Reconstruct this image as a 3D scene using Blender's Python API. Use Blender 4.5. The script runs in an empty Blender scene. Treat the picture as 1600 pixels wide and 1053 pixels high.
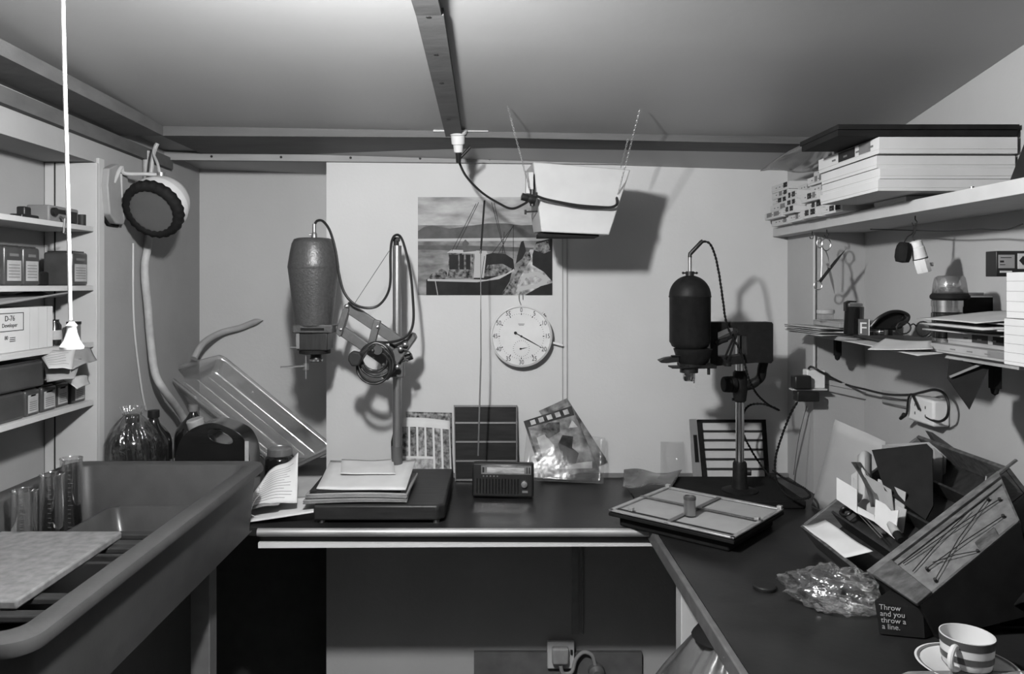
import bpy, math, random
from mathutils import Vector, Matrix, Euler
random.seed(7)
R = math.radians
C = bpy.context.scene.collection
E = 1.5            # eye height above the floor
F = 1200.0         # focal length in pixels of a 1600 px wide frame
VX, VY = 775.0, 445.0

# ------------------------------------------------------------------ camera, world, exposure
cam_d = bpy.data.cameras.new('camera'); cam = bpy.data.objects.new('camera', cam_d); C.objects.link(cam)
cam.location = (0, 0, E); cam.rotation_euler = (R(90), 0, 0)
cam_d.sensor_width = 36; cam_d.lens = 36 * F / 1600
cam_d.shift_x = (800 - VX) / 1600; cam_d.shift_y = -(526.5 - VY) / 1600
cam_d.clip_start = 0.02
bpy.context.scene.camera = cam
wd = bpy.data.worlds.new('world'); bpy.context.scene.world = wd; wd.use_nodes = True
wd.node_tree.nodes['Background'].inputs[0].default_value = (0.5, 0.5, 0.5, 1)
wd.node_tree.nodes['Background'].inputs[1].default_value = 0.015
vs = bpy.context.scene.view_settings
vs.view_transform = 'Standard'; vs.look = 'None'; vs.exposure = 0.0; vs.gamma = 1.0; vs.use_curve_mapping = False
BULB = Vector((-0.225, 0.88, 1.886)); BULB_STRENGTH = 2150.0

# ------------------------------------------------------------------ materials
def nmat(name, g, rough=0.6, metal=0.0, var=0.0, scale=20.0, bump=0.0, bscale=None, stretch=(1, 1, 1), coat=0.0, detail=4.0, alpha=1.0, spec=None):
    if spec is None: spec = (.12 if g < .03 and rough > .45 else .35) if not metal else .5
    if name.startswith('print_'): spec = .08
    m = bpy.data.materials.new(name); m.use_nodes = True
    nt = m.node_tree; b = nt.nodes['Principled BSDF']
    b.inputs['Base Color'].default_value = (g, g, g, 1)
    b.inputs['Roughness'].default_value = rough; b.inputs['Metallic'].default_value = metal
    b.inputs['Coat Weight'].default_value = coat; b.inputs['Coat Roughness'].default_value = 0.12
    b.inputs['Specular IOR Level'].default_value = spec
    b.inputs['Alpha'].default_value = alpha
    tc = nt.nodes.new('ShaderNodeTexCoord'); mp = nt.nodes.new('ShaderNodeMapping'); mp.inputs['Scale'].default_value = stretch
    nt.links.new(tc.outputs['Object'], mp.inputs['Vector'])
    n = nt.nodes.new('ShaderNodeTexNoise'); n.inputs['Scale'].default_value = scale; n.inputs['Detail'].default_value = detail
    nt.links.new(mp.outputs[0], n.inputs['Vector'])
    r = nt.nodes.new('ShaderNodeValToRGB')
    lo, hi = max(0, g * (1 - var)), min(1, g * (1 + var))
    r.color_ramp.elements[0].position = 0.32; r.color_ramp.elements[0].color = (lo, lo, lo, 1)
    r.color_ramp.elements[1].position = 0.68; r.color_ramp.elements[1].color = (hi, hi, hi, 1)
    nt.links.new(n.outputs['Fac'], r.inputs['Fac']); nt.links.new(r.outputs[0], b.inputs['Base Color'])
    if bump:
        n2 = nt.nodes.new('ShaderNodeTexNoise'); n2.inputs['Scale'].default_value = bscale or scale; n2.inputs['Detail'].default_value = 3
        nt.links.new(mp.outputs[0], n2.inputs['Vector'])
        bp = nt.nodes.new('ShaderNodeBump'); bp.inputs['Strength'].default_value = bump; bp.inputs['Distance'].default_value = 0.004
        nt.links.new(n2.outputs['Fac'], bp.inputs['Height']); nt.links.new(bp.outputs[0], b.inputs['Normal'])
    return m

def clear_mat(name, tint=0.95, refl=0.12, rough=0.05, bump=0.0, bscale=30, frost=0.0):
    m = bpy.data.materials.new(name); m.use_nodes = True; nt = m.node_tree
    nt.nodes.remove(nt.nodes['Principled BSDF']); out = nt.nodes['Material Output']
    tr = nt.nodes.new('ShaderNodeBsdfTransparent'); tr.inputs[0].default_value = (tint, tint, tint, 1)
    gl = nt.nodes.new('ShaderNodeBsdfGlossy'); gl.inputs['Roughness'].default_value = rough; gl.inputs[0].default_value = (1, 1, 1, 1)
    lw = nt.nodes.new('ShaderNodeLayerWeight'); lw.inputs[0].default_value = 0.35
    ad = nt.nodes.new('ShaderNodeMath'); ad.operation = 'ADD'; ad.use_clamp = True; ad.inputs[1].default_value = refl * 0.4
    mu = nt.nodes.new('ShaderNodeMath'); mu.operation = 'MULTIPLY'; mu.inputs[1].default_value = refl * 2.5
    nt.links.new(lw.outputs['Fresnel'], mu.inputs[0]); nt.links.new(mu.outputs[0], ad.inputs[0])
    mx = nt.nodes.new('ShaderNodeMixShader'); nt.links.new(ad.outputs[0], mx.inputs[0])
    nt.links.new(tr.outputs[0], mx.inputs[1]); nt.links.new(gl.outputs[0], mx.inputs[2])
    last = mx
    if frost:
        df = nt.nodes.new('ShaderNodeBsdfDiffuse'); df.inputs[0].default_value = (.7, .7, .7, 1)
        m2 = nt.nodes.new('ShaderNodeMixShader'); m2.inputs[0].default_value = frost
        nt.links.new(mx.outputs[0], m2.inputs[1]); nt.links.new(df.outputs[0], m2.inputs[2]); last = m2
    if bump:
        tc = nt.nodes.new('ShaderNodeTexCoord'); n = nt.nodes.new('ShaderNodeTexNoise'); n.inputs['Scale'].default_value = bscale
        nt.links.new(tc.outputs['Object'], n.inputs['Vector'])
        bp = nt.nodes.new('ShaderNodeBump'); bp.inputs['Strength'].default_value = bump; bp.inputs['Distance'].default_value = 0.01
        nt.links.new(n.outputs['Fac'], bp.inputs['Height']); nt.links.new(bp.outputs[0], gl.inputs['Normal'])
    nt.links.new(last.outputs[0], out.inputs[0]); return m

def emat(name, s, g=1.0):
    m = bpy.data.materials.new(name); m.use_nodes = True; nt = m.node_tree
    b = nt.nodes['Principled BSDF']; b.inputs['Base Color'].default_value = (g, g, g, 1)
    b.inputs['Emission Color'].default_value = (1, 1, 1, 1); b.inputs['Emission Strength'].default_value = s; return m

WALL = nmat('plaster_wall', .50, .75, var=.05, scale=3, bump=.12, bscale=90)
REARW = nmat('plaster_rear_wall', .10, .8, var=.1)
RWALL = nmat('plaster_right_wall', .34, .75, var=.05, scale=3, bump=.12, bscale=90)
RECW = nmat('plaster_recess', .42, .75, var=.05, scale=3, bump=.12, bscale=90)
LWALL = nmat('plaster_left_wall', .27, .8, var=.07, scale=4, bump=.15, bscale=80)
CEIL = nmat('ceiling_board', .31, .45, var=.05, scale=2.5, bump=.06, bscale=60)
FLOOR = nmat('floor_lino', .05, .7, var=.2, scale=8)
BEAM = nmat('painted_beam', .085, .7, var=.14, scale=14, bump=.3, bscale=40, stretch=(.4, 1, 2))
BEAML = nmat('painted_batten', .26, .7, var=.12, scale=18, bump=.2, stretch=(.3, 1, 2))
TRIM = nmat('gloss_trim', .42, .5, var=.05, scale=8)
BENCH = nmat('bench_laminate', .016, .36, var=.35, scale=7, bump=.05, bscale=60, stretch=(1, 1, 1))
FASC = nmat('bench_fascia', .03, .6, var=.15, scale=10)
ALU = nmat('aluminium_trim', .42, .45, .6, var=.2, scale=30, stretch=(.2, 1, 1))
EDGE = nmat('worn_wood_edge', .09, .5, var=.2, scale=30)
SINKM = nmat('grey_plastic_sink', .048, .5, var=.12, scale=20, bump=.05, bscale=120)
WHITE = nmat('white_paint', .60, .5, var=.04, scale=15)
PAPER = nmat('white_paper', .56, .8, var=.06, scale=14)
PAPER2 = nmat('buff_paper', .36, .8, var=.08, scale=14)
PAPER3 = nmat('grey_paper', .20, .8, var=.15, scale=20)
CARD = nmat('carton', .46, .75, var=.05, scale=10)
CARDG = nmat('grey_carton', .25, .75, var=.12, scale=12)
BLACK = nmat('black_plastic', .012, .4, var=.2, scale=30)
BLACKM = nmat('black_matt', .010, .75, var=.25, scale=30)
BLACKG = nmat('black_gloss', .010, .12, var=.2, scale=20, coat=.6)
DGREY = nmat('dark_grey', .025, .5, var=.2, scale=25)
MGREY = nmat('mid_grey', .14, .5, var=.1, scale=25)
LGREY = nmat('light_grey', .34, .5, var=.1, scale=25)
HAMMER = nmat('hammered_enamel', .052, .38, .1, var=.18, scale=140, bump=.25, bscale=180)
BLACKEN = nmat('black_enamel', .011, .5, 0, var=.2, scale=60, bump=.1, bscale=200)
CHROME = nmat('chrome', .6, .18, 1, var=.05)
STEEL = nmat('dull_steel', .33, .35, .85, var=.12, scale=30, stretch=(1, 1, .3))
WOOD = nmat('worn_wood', .06, .55, var=.45, scale=14, bump=.2, bscale=40, stretch=(1, 6, 6))
WOODL = nmat('light_wood', .10, .55, var=.35, scale=16, bump=.1, stretch=(1, 6, 6))
WOODD = nmat('dark_wood', .018, .45, var=.4, scale=14, stretch=(1, 6, 6))
INK = nmat('ink', .02, .7)
INKG = nmat('grey_ink', .12, .7)
GLASS = clear_mat('clear_glass', .93, .2, .05)
TRAYM = clear_mat('clear_tray_plastic', .90, .3, .10, bump=.1, bscale=12, frost=.07)
POLY = clear_mat('polythene_film', .96, .07, .22, bump=.35, bscale=22, frost=.03)
WRAP = clear_mat('bottle_wrap', .96, .16, .12, bump=.6, bscale=40, frost=.01)
DOME = clear_mat('clear_dome_plastic', .88, .3, .08, frost=.05)
TINM = nmat('brown_tin', .045, .3, .1, var=.2, scale=30)
TINL = nmat('tin_label', .30, .5, var=.15, scale=40)
FELT = nmat('safelight_filter', .085, .3, var=.08, scale=15)

# ------------------------------------------------------------------ projection helpers: photo point + real depth -> world point
def W(px, py, Y): return Vector(((px - VX) * Y / F, Y, E - (py - VY) * Y / F))
def WZ(px, py, z):
    Y = (E - z) * F / (py - VY); return Vector(((px - VX) * Y / F, Y, z))
def WX(px, py, x):
    Y = x * F / (px - VX); return Vector((x, Y, E - (py - VY) * Y / F))

# ------------------------------------------------------------------ mesh collector
def spline(pts, n=8, closed=False):
    P = [Vector(p) for p in pts]; out = []; N = len(P)
    if N < 3: return P
    rng = range(N) if closed else range(N - 1)
    for i in rng:
        if closed: a, b, c, d = P[(i - 1) % N], P[i], P[(i + 1) % N], P[(i + 2) % N]
        else: a, b, c, d = P[max(i - 1, 0)], P[i], P[i + 1], P[min(i + 2, N - 1)]
        for k in range(n):
            t = k / n
            out.append(0.5 * ((2 * b) + (c - a) * t + (2 * a - 5 * b + 4 * c - d) * t * t + (3 * b - a - 3 * c + d) * t ** 3))
    if not closed: out.append(P[-1])
    return out

def basis(w):
    w = Vector(w).normalized(); a = Vector((0, 0, 1)) if abs(w.z) < .9 else Vector((1, 0, 0))
    u = a.cross(w).normalized(); return u, w.cross(u).normalized(), w

class G:
    def __init__(s): s.v = []; s.f = []; s.m = []
    def add(s, vs_, fs, mi=0, M=None):
        o = len(s.v)
        for p in vs_:
            p = Vector(p); s.v.append(M @ p if M is not None else p)
        for f in fs: s.f.append(tuple(i + o for i in f)); s.m.append(mi)
        return s
    def box(s, a, b, mi=0, M=None):
        x0, y0, z0 = a; x1, y1, z1 = b
        V = [(x0, y0, z0), (x1, y0, z0), (x1, y1, z0), (x0, y1, z0), (x0, y0, z1), (x1, y0, z1), (x1, y1, z1), (x0, y1, z1)]
        return s.add(V, [(0, 3, 2, 1), (4, 5, 6, 7), (0, 1, 5, 4), (1, 2, 6, 5), (2, 3, 7, 6), (3, 0, 4, 7)], mi, M)
    def cbox(s, c, d, mi=0, M=None):
        return s.box([c[i] - d[i] / 2 for i in range(3)], [c[i] + d[i] / 2 for i in range(3)], mi, M)
    def beam(s, p, q, w, h, up=(0, 0, 1), mi=0):
        p, q = Vector(p), Vector(q); d = (q - p); L = d.length; d.normalize()
        u = d.cross(Vector(up)); u = u.normalized() if u.length > 1e-4 else basis(d)[0]; v = u.cross(d)
        M = Matrix((( d.x, u.x, v.x, p.x), (d.y, u.y, v.y, p.y), (d.z, u.z, v.z, p.z), (0, 0, 0, 1)))
        return s.box((0, -w / 2, -h / 2), (L, w / 2, h / 2), mi, M)
    def cyl(s, p, q, r, r2=None, n=20, mi=0, cap=True):
        p, q = Vector(p), Vector(q); r2 = r if r2 is None else r2; u, v, w = basis(q - p)
        V = []
        for c, rr in ((p, r), (q, r2)):
            for k in range(n):
                a = 2 * math.pi * k / n; V.append(c + (u * math.cos(a) + v * math.sin(a)) * rr)
        fs = [(k, (k + 1) % n, n + (k + 1) % n, n + k) for k in range(n)]
        if cap: fs += [tuple(range(n - 1, -1, -1)), tuple(range(n, 2 * n))]
        return s.add(V, fs, mi)
    def lathe(s, prof, o=(0, 0, 0), axis=(0, 0, 1), n=32, mi=0, sx=1.0, sy=1.0, wob=None, cap=True):
        u, v, w = basis(axis); o = Vector(o); V = []; fs = []
        for j, (r, z) in enumerate(prof):
            for k in range(n):
                a = 2 * math.pi * k / n; rr = r * (wob(a, j) if wob else 1)
                V.append(o + u * math.cos(a) * rr * sx + v * math.sin(a) * rr * sy + w * z)
        m = len(prof)
        for j in range(m - 1):
            for k in range(n):
                k2 = (k + 1) % n; fs.append((j * n + k, j * n + k2, (j + 1) * n + k2, (j + 1) * n + k))
        if cap and prof[0][0] > 1e-6: fs.append(tuple(range(n - 1, -1, -1)))
        if cap and prof[-1][0] > 1e-6: fs.append(tuple((m - 1) * n + k for k in range(n)))
        return s.add(V, fs, mi)
    def tube(s, pts, r, n=8, closed=False, mi=0):
        P = [Vector(p) for p in pts]; N = len(P); V = []
        t0 = (P[1] - P[0]).normalized(); u = basis(t0)[0]
        for i in range(N):
            if closed: t = (P[(i + 1) % N] - P[i - 1])
            else: t = (P[min(i + 1, N - 1)] - P[max(i - 1, 0)])
            if t.length < 1e-9: t = t0
            t = t.normalized(); u = (u - t * u.dot(t))
            u = u.normalized() if u.length > 1e-6 else basis(t)[0]; v = t.cross(u); rr = r[i] if isinstance(r, (list, tuple)) else r
            for k in range(n):
                a = 2 * math.pi * k / n; V.append(P[i] + (u * math.cos(a) + v * math.sin(a)) * rr)
        fs = []
        for i in range(N if closed else N - 1):
            i2 = (i + 1) % N
            for k in range(n):
                k2 = (k + 1) % n; fs.append((i * n + k, i * n + k2, i2 * n + k2, i2 * n + k))
        if not closed: fs += [tuple(range(n - 1, -1, -1)), tuple((N - 1) * n + k for k in range(n))]
        return s.add(V, fs, mi)
    def twist(s, pts, r, pitch=.012, mi=0):
        # two strands wound about the path
        P = [Vector(p) for p in pts]; D = [0]
        for a, b in zip(P, P[1:]): D.append(D[-1] + (b - a).length)
        L = D[-1]; n = max(8, int(L / pitch * 8)); Q = []; j = 0
        for i in range(n + 1):
            d = L * i / n
            while j < len(P) - 2 and D[j + 1] < d: j += 1
            t = (d - D[j]) / max(1e-9, D[j + 1] - D[j]); Q.append(P[j].lerp(P[j + 1], min(1, t)))
        for ph in (0, math.pi):
            u = basis(Q[1] - Q[0])[0]; S = []
            for i, q in enumerate(Q):
                t = (Q[min(i + 1, n)] - Q[max(i - 1, 0)]).normalized(); u = (u - t * u.dot(t)).normalized(); v = t.cross(u)
                a = ph + 2 * math.pi * (L * i / n) / (pitch * 2); S.append(q + (u * math.cos(a) + v * math.sin(a)) * r * .6)
            s.tube(S, r * .75, 5, mi=mi)
        return s
    def prism(s, poly, o, u, v, w, h, mi=0):
        # polygon in (u,v) about o, extruded along w by h
        o, u, v, w = Vector(o), Vector(u), Vector(v), Vector(w); n = len(poly)
        A = [o + u * a + v * b for a, b in poly]; V = A + [p + w * h for p in A]
        fs = [tuple(range(n - 1, -1, -1)), tuple(range(n, 2 * n))] + [(k, (k + 1) % n, n + (k + 1) % n, n + k) for k in range(n)]
        return s.add(V, fs, mi)
    def flat(s, poly, o, u, v, mi=0):
        o, u, v = Vector(o), Vector(u), Vector(v)
        return s.add([o + u * a + v * b for a, b in poly], [tuple(range(len(poly)))], mi)
    def patch(s, fn, nu=10, nv=10, mi=0):
        V = [fn(i / nu, j / nv) for j in range(nv + 1) for i in range(nu + 1)]
        fs = [(j * (nu + 1) + i, j * (nu + 1) + i + 1, (j + 1) * (nu + 1) + i + 1, (j + 1) * (nu + 1) + i) for j in range(nv) for i in range(nu)]
        return s.add(V, fs, mi)
    def text(s, body, o, u, v, size, off=.0004, align='CENTER', ext=.0002, mi=0, xs=1.0):
        cu = bpy.data.curves.new('t', 'FONT'); cu.body = body; cu.size = size; cu.align_x = align; cu.align_y = 'CENTER'; cu.resolution_u = 3; cu.extrude = ext
        ob = bpy.data.objects.new('t', cu); C.objects.link(ob)
        dg = bpy.context.evaluated_depsgraph_get(); me = bpy.data.meshes.new_from_object(ob.evaluated_get(dg))
        u, v = Vector(u).normalized(), Vector(v).normalized(); w = u.cross(v); o = Vector(o) + w * off
        s.add([o + u * p.co.x * xs + v * p.co.y + w * p.co.z for p in me.vertices], [tuple(p.vertices) for p in me.polygons], mi)
        bpy.data.objects.remove(ob); bpy.data.curves.remove(cu); bpy.data.meshes.remove(me); return s
    def build(s, name, mat, parent=None, bevel=0.0, solid=0.0, angle=35, sub=0, seg=2):
        me = bpy.data.meshes.new(name)
        if parent is not None: inv = MW[parent.name].inverted(); mw = MW[parent.name]
        else:
            lo = [min(p[i] for p in s.v) for i in range(3)]; hi = [max(p[i] for p in s.v) for i in range(3)]
            mw = Matrix.Translation(((lo[0] + hi[0]) / 2, (lo[1] + hi[1]) / 2, lo[2])); inv = mw.inverted()
        me.from_pydata([inv @ p for p in s.v], [], s.f)
        for mt in (mat if isinstance(mat, (list, tuple)) else [mat]): me.materials.append(mt)
        for p, k in zip(me.polygons, s.m): p.material_index = k
        me.validate(); me.update()
        me.polygons.foreach_set('use_smooth', [True] * len(me.polygons)); me.set_sharp_from_angle(angle=R(angle))
        o = bpy.data.objects.new(name, me); C.objects.link(o)
        if parent is not None: o.parent = parent
        else: o.matrix_world = mw
        MW[o.name] = mw
        if solid: md = o.modifiers.new('thickness', 'SOLIDIFY'); md.thickness = solid; md.offset = 0
        if bevel: md = o.modifiers.new('bevel', 'BEVEL'); md.width = bevel; md.segments = seg; md.limit_method = 'ANGLE'; md.angle_limit = R(40); md.harden_normals = False
        if sub: md = o.modifiers.new('sub', 'SUBSURF'); md.levels = sub; md.render_levels = sub
        return o
MW = {}
def thing(name, label, cat, loc=(0, 0, 0), rot=(0, 0, 0), group=None):
    o = bpy.data.objects.new(name, None); C.objects.link(o); o.location = loc; o.rotation_euler = rot
    o.empty_display_size = .05
    MW[o.name] = Matrix.Translation(Vector(loc)) @ Euler(rot).to_matrix().to_4x4()
    o['label'] = label; o['category'] = cat
    if group: o['group'] = group
    return o
def tag(o, label, cat, group=None, kind=None):
    o['label'] = label; o['category'] = cat
    if group: o['group'] = group
    if kind: o['kind'] = kind
    return o
def struct(o, label=None):
    o['kind'] = 'structure'
    if label: o['label'] = label
    return o
def dup(root, loc, label, rot=None, group=None):
    r = root.copy(); C.objects.link(r); r.location = loc; r['label'] = label
    if rot is not None: r.rotation_euler = rot
    if group: r['group'] = group
    for ch in list(root.children):
        c = ch.copy(); C.objects.link(c); c.parent = r
        for g in list(ch.children):
            d = g.copy(); C.objects.link(d); d.parent = c
    return r
X, Y_, Z = Vector((1, 0, 0)), Vector((0, 1, 0)), Vector((0, 0, 1))
BT = E - .612      # bench top height
XL, XR, YB, YREC = -1.05, 1.08, 2.45, 2.72
BX0, BX1 = -.541, .93   # chimney breast edges

# ------------------------------------------------------------------ the room
def ceil_z(x, y):
    d = max(-.6, min(.75, 2.134 - y)); zl = .441 + .065 * d; zr = .407 + .15 * d
    t = (x + .9) / 1.98; return E + zl + (zr - zl) * t
struct(G().box((-1.6, -1.3, -.1), (1.3, 2.9, 0)).build('floor', FLOOR))
g = G(); NU, NV = 24, 40
g.patch(lambda a, b: Vector((-1.25 + 2.5 * a, -1.3 + 4.2 * b, ceil_z(-1.25 + 2.5 * a, -1.3 + 4.2 * b))), NU, NV)
g.patch(lambda a, b: Vector((1.25 - 2.5 * a, -1.3 + 4.2 * b, 2.2)), 1, 1)
struct(g.build('ceiling', CEIL))
struct(G().box((BX0, YB, 0), (BX1, 2.85, 2.1)).build('wall_back', WALL))
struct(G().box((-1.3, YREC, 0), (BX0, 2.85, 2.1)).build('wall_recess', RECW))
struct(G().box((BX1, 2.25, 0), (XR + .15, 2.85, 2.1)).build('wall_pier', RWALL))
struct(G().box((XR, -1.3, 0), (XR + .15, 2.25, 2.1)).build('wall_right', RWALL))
struct(G().box((-1.35, -1.4, 0), (1.3, -1.3, 2.2)).build('wall_rear', REARW))
# left wall with the shelf alcove sunk into it
AY1 = 2.016; AX = -1.18; ATOP = E + .321
g = G()
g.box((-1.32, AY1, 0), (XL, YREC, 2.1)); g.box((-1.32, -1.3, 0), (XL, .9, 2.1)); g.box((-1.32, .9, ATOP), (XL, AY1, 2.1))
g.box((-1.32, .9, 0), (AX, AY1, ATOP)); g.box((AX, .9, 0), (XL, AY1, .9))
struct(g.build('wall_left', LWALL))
# alcove architrave
g = G(); g.box((XL, AY1 + .0, .9), (XL + .008, AY1 + .028, ATOP + .012)).box((AX + .002, AY1 - .012, .9), (XL + .008, AY1, ATOP - .002))
struct(g.build('trim_1', TRIM, bevel=.001))
struct(G().box((-1.152, AY1 - .014, .9), (-1.149, AY1 - .0125, ATOP - .002)).build('trim_2', DGREY))
# beams
bz = E + .4145
g = G()
def zline(x): return ceil_z(x, 2.134) + .004
xs = [-.93, 0, 1.08]
for a, b in zip(xs, xs[1:]):
    za, zb = zline(a), zline(b); wa, wb = bz - 0.006 * (a + .93), bz - 0.006 * (b + .93) - .016 * (b > .5)
    if a == 0: wa = bz - .0056
    V = [(a, 2.134, wa), (b, 2.134, wb), (b, YB, wb), (a, YB, wa), (a, 2.134, za), (b, 2.134, zb), (b, YB, zb), (a, YB, za)]
    g.add(V, [(0, 3, 2, 1), (4, 5, 6, 7), (0, 1, 5, 4), (1, 2, 6, 5), (2, 3, 7, 6), (3, 0, 4, 7)])
struct(g.build('trim_3', BEAM))
g = G().box((-1.05, YB - .02, E + .386), (-.541, YB, E + .4125)).box((-.541, YB - .02, E + .386), (.93, YB - .0, E + .4125))
for k in range(9):
    x = -.9 + k * .22; g.cyl((x, YB - .0205, E + .398), (x, YB - .0215, E + .398), .004, mi=1)
ob = g.build('trim_4', [BEAML, DGREY]); struct(ob)
ob.rotation_euler = (0, R(.55), 0)
struct(G().beam((-1.05, 2.29, E + .50), (-.541, 2.29, E + .50), .32, .10).build('trim_5', BEAM))
# left hand beam along the ceiling and its batten
g = G(); V = []
for (y, dz) in ((-.2, .0), (2.134, 0)):
    zt = lambda x: ceil_z(x, y) + .004
    zb = bz + .065 * max(0, min(.75, 2.134 - y)); V += [(-.925, y, zb), (-1.05, y, zb), (-1.05, y, zt(-1.05)), (-.925, y, zt(-.925))]
g.add(V, [(0, 1, 2, 3), (7, 6, 5, 4), (0, 4, 5, 1), (1, 5, 6, 2), (2, 6, 7, 3), (3, 7, 4, 0)])
struct(g.build('trim_6', BEAM))
struct(G().beam((-1.04, -.2, E + .425), (-1.04, 2.45, E + .385), .02, .035).build('trim_7', BEAM))
# middle ceiling batten with its screw heads
g = G()
for a, b in ((.2, 1.384), (1.384, 2.134)):
    xa, xb = -.152, -.100
    za, zb = ceil_z(-.12, a) - .016, ceil_z(-.12, b) - .016
    x0a = xa - .012 * (2.134 - a) / 2 + .012; x0b = xa - .012 * (2.134 - b) / 2 + .012
    V = [(x0a, a, za), (x0a + .05, a, za), (x0b + .046, b, zb), (x0b, b, zb), (x0a, a, za + .03), (x0a + .05, a, za + .03), (x0b + .046, b, zb + .03), (x0b, b, zb + .03)]
    g.add(V, [(0, 3, 2, 1), (4, 5, 6, 7), (0, 1, 5, 4), (1, 2, 6, 5), (2, 3, 7, 6), (3, 0, 4, 7)])
for y in (1.39, 1.56, 1.72, 1.98):
    z = ceil_z(-.12, y) - .0165; g.cyl((-.122, y, z), (-.122, y, z - .0008), .005, n=10, mi=1)
struct(g.build('trim_8', [BEAM, DGREY]))
struct(G().box((BX0, YB - .012, BT), (BX1, YB, BT + .012)).build('trim_9', nmat('bench_backstrip', .16, .6, var=.2, scale=20)))
g = G().cyl(W(879, 368, YB - .003), W(879, 742, YB - .003), .0016, n=6).cyl(W(886, 368, YB - .003), W(886, 742, YB - .003), .0022, n=6)
g.cyl(W(879, 368, YB - .003), W(879, 262, YB - .003), .0016, n=6)
tag(g.build('wall_cable', LGREY), 'pair of thin pale cables running straight down the wall beside the clock', 'cable')
g = G().box((.242, YB - .012, .39), (.262, YB, BT - .03)); g.cyl((.276, YB - .004, .39), (.276, YB - .004, BT - .03), .004, n=8)
tag(g.build('cable_conduit', LGREY), 'pale vertical conduit on the wall under the bench above the double socket', 'conduit')

# ------------------------------------------------------------------ lamp above the frame
lamp = thing('pendant_lamp', 'bare glowing light bulb hanging just below the ceiling', 'lamp', (BULB.x, BULB.y, BULB.z))
ob = G().lathe([(0.0001, -.032), (.014, -.029), (.026, -.018), (.031, 0), (.027, .018), (.015, .036), (.013, .05)], BULB, n=24).build('bulb', emat('bulb_glow', BULB_STRENGTH), lamp, angle=80)
zc = ceil_z(BULB.x, BULB.y)
G().lathe([(.016, .048), (.018, .052), (.018, .075), (.012, .085)], BULB, n=20).build('lamp_holder', WHITE, lamp)
G().cyl(BULB + Z * .085, Vector((BULB.x, BULB.y, zc + .002)), .003, n=8).lathe([(.03, 0), (.03, .006), (.01, .012)][::-1], (BULB.x, BULB.y, zc - .012), n=20).build('cord', WHITE, lamp)

# ------------------------------------------------------------------ benches
g = G().box((-1.05, 1.935, BT - .02), (.394, YB, BT)).box((-1.05, YB, BT - .02), (BX0, YREC, BT))
bench = thing('workbench', 'long dark laminate workbench top along the back wall with metal front edge', 'workbench', (0, 2.2, BT - .09))
g.build('worktop', BENCH, bench)
G().cyl((-.6, 1.934, BT - .011), (.394, 1.934, BT - .011), .0105, n=14).build('edge_trim', ALU, bench)
G().box((-.60, 1.95, BT - .050), (.45, 1.965, BT - .02)).build('fascia', FASC, bench)
V = [(-.6, 1.937, BT - .052), (.43, 1.937, BT - .047), (.43, 1.95, BT - .047), (-.6, 1.95, BT - .052), (-.6, 1.937, BT - .0385), (.43, 1.937, BT - .0435), (.43, 1.95, BT - .0435), (-.6, 1.95, BT - .0385)]
G().add(V, [(0, 3, 2, 1), (4, 5, 6, 7), (0, 1, 5, 4), (1, 2, 6, 5), (2, 3, 7, 6), (3, 0, 4, 7)]).build('rail', WHITE, bench)
rb = thing('side_workbench', 'dark laminate workbench top along the right wall running towards the viewer', 'workbench', (.74, 1.4, BT - .03))
G().box((.398, .25, BT - .03), (XR - .001, 2.249, BT + .001)).box((.394, 2.25, BT - .03), (BX1, YB, BT + .001)).build('worktop', BENCH, rb)
G().box((.384, .25, BT - .032), (.398, 1.95, BT + .0015)).build('edge_trim', EDGE, rb, bevel=.003)
G().box((.452, 1.875, 0), (.50, 1.93, BT - .03)).build('leg', WHITE, rb, bevel=.002)
G().box((.60, .30, 0), (.64, .34, BT - .03)).build('leg', WHITE, rb, bevel=.002)
tag(G().box((-1.04, YREC - .03, .0), (BX0 - .01, YREC - .001, BT - .03)).build('recess_shade_panel', nmat('recess_shade', .10, .8, var=.1)), 'dark panel added as shade in the recess under the left end of the bench', 'board')  # added dark panel stands in for the deep shade of the recess
tag(G().box((-.07, YB - .018, .02), (.463, YB - .001, .335)).build('mounting_board', nmat('ply', .14, .7, var=.2, scale=12), bevel=.001), 'square plywood mounting board on the wall beneath the bench', 'board')
so = thing('wall_socket', 'white wall socket with a plug in it on the plywood board under the bench', 'socket', tuple(W(876, 1020, YB - .018)))
G().cbox(W(876, 1022, YB - .026), (.085, .018, .085)).build('face_plate', WHITE, so, bevel=.003)
G().box(tuple(W(863, 1040, YB - .058)), tuple(W(888, 1008, YB - .034))).build('plug', LGREY, so, bevel=.006)
G().cbox(W(893, 1019, YB - .037), (.007, .006, .014)).build('rocker_switch', DGREY, so)
ob = G().tube(spline([W(876, 1040, 2.40), W(880, 1052, 2.40), W(893, 1050, 2.405), W(900, 1030, 2.41), W(912, 1019, 2.415), W(925, 1024, 2.415), W(930, 1040, 2.415)], 8), .006, 8).build('power_cord', LGREY)
tag(ob, 'grey cord looping from the plug at the low wall socket to the round plug', 'cord')
tag(G().lathe([(.022, 0), (.026, .01), (.024, .026), (.012, .036)], W(931, 1046, 2.432), (0, -1, 0), 24).build('round_plug', MGREY), 'round grey plug on the plywood board right of the low wall socket', 'plug')

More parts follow.
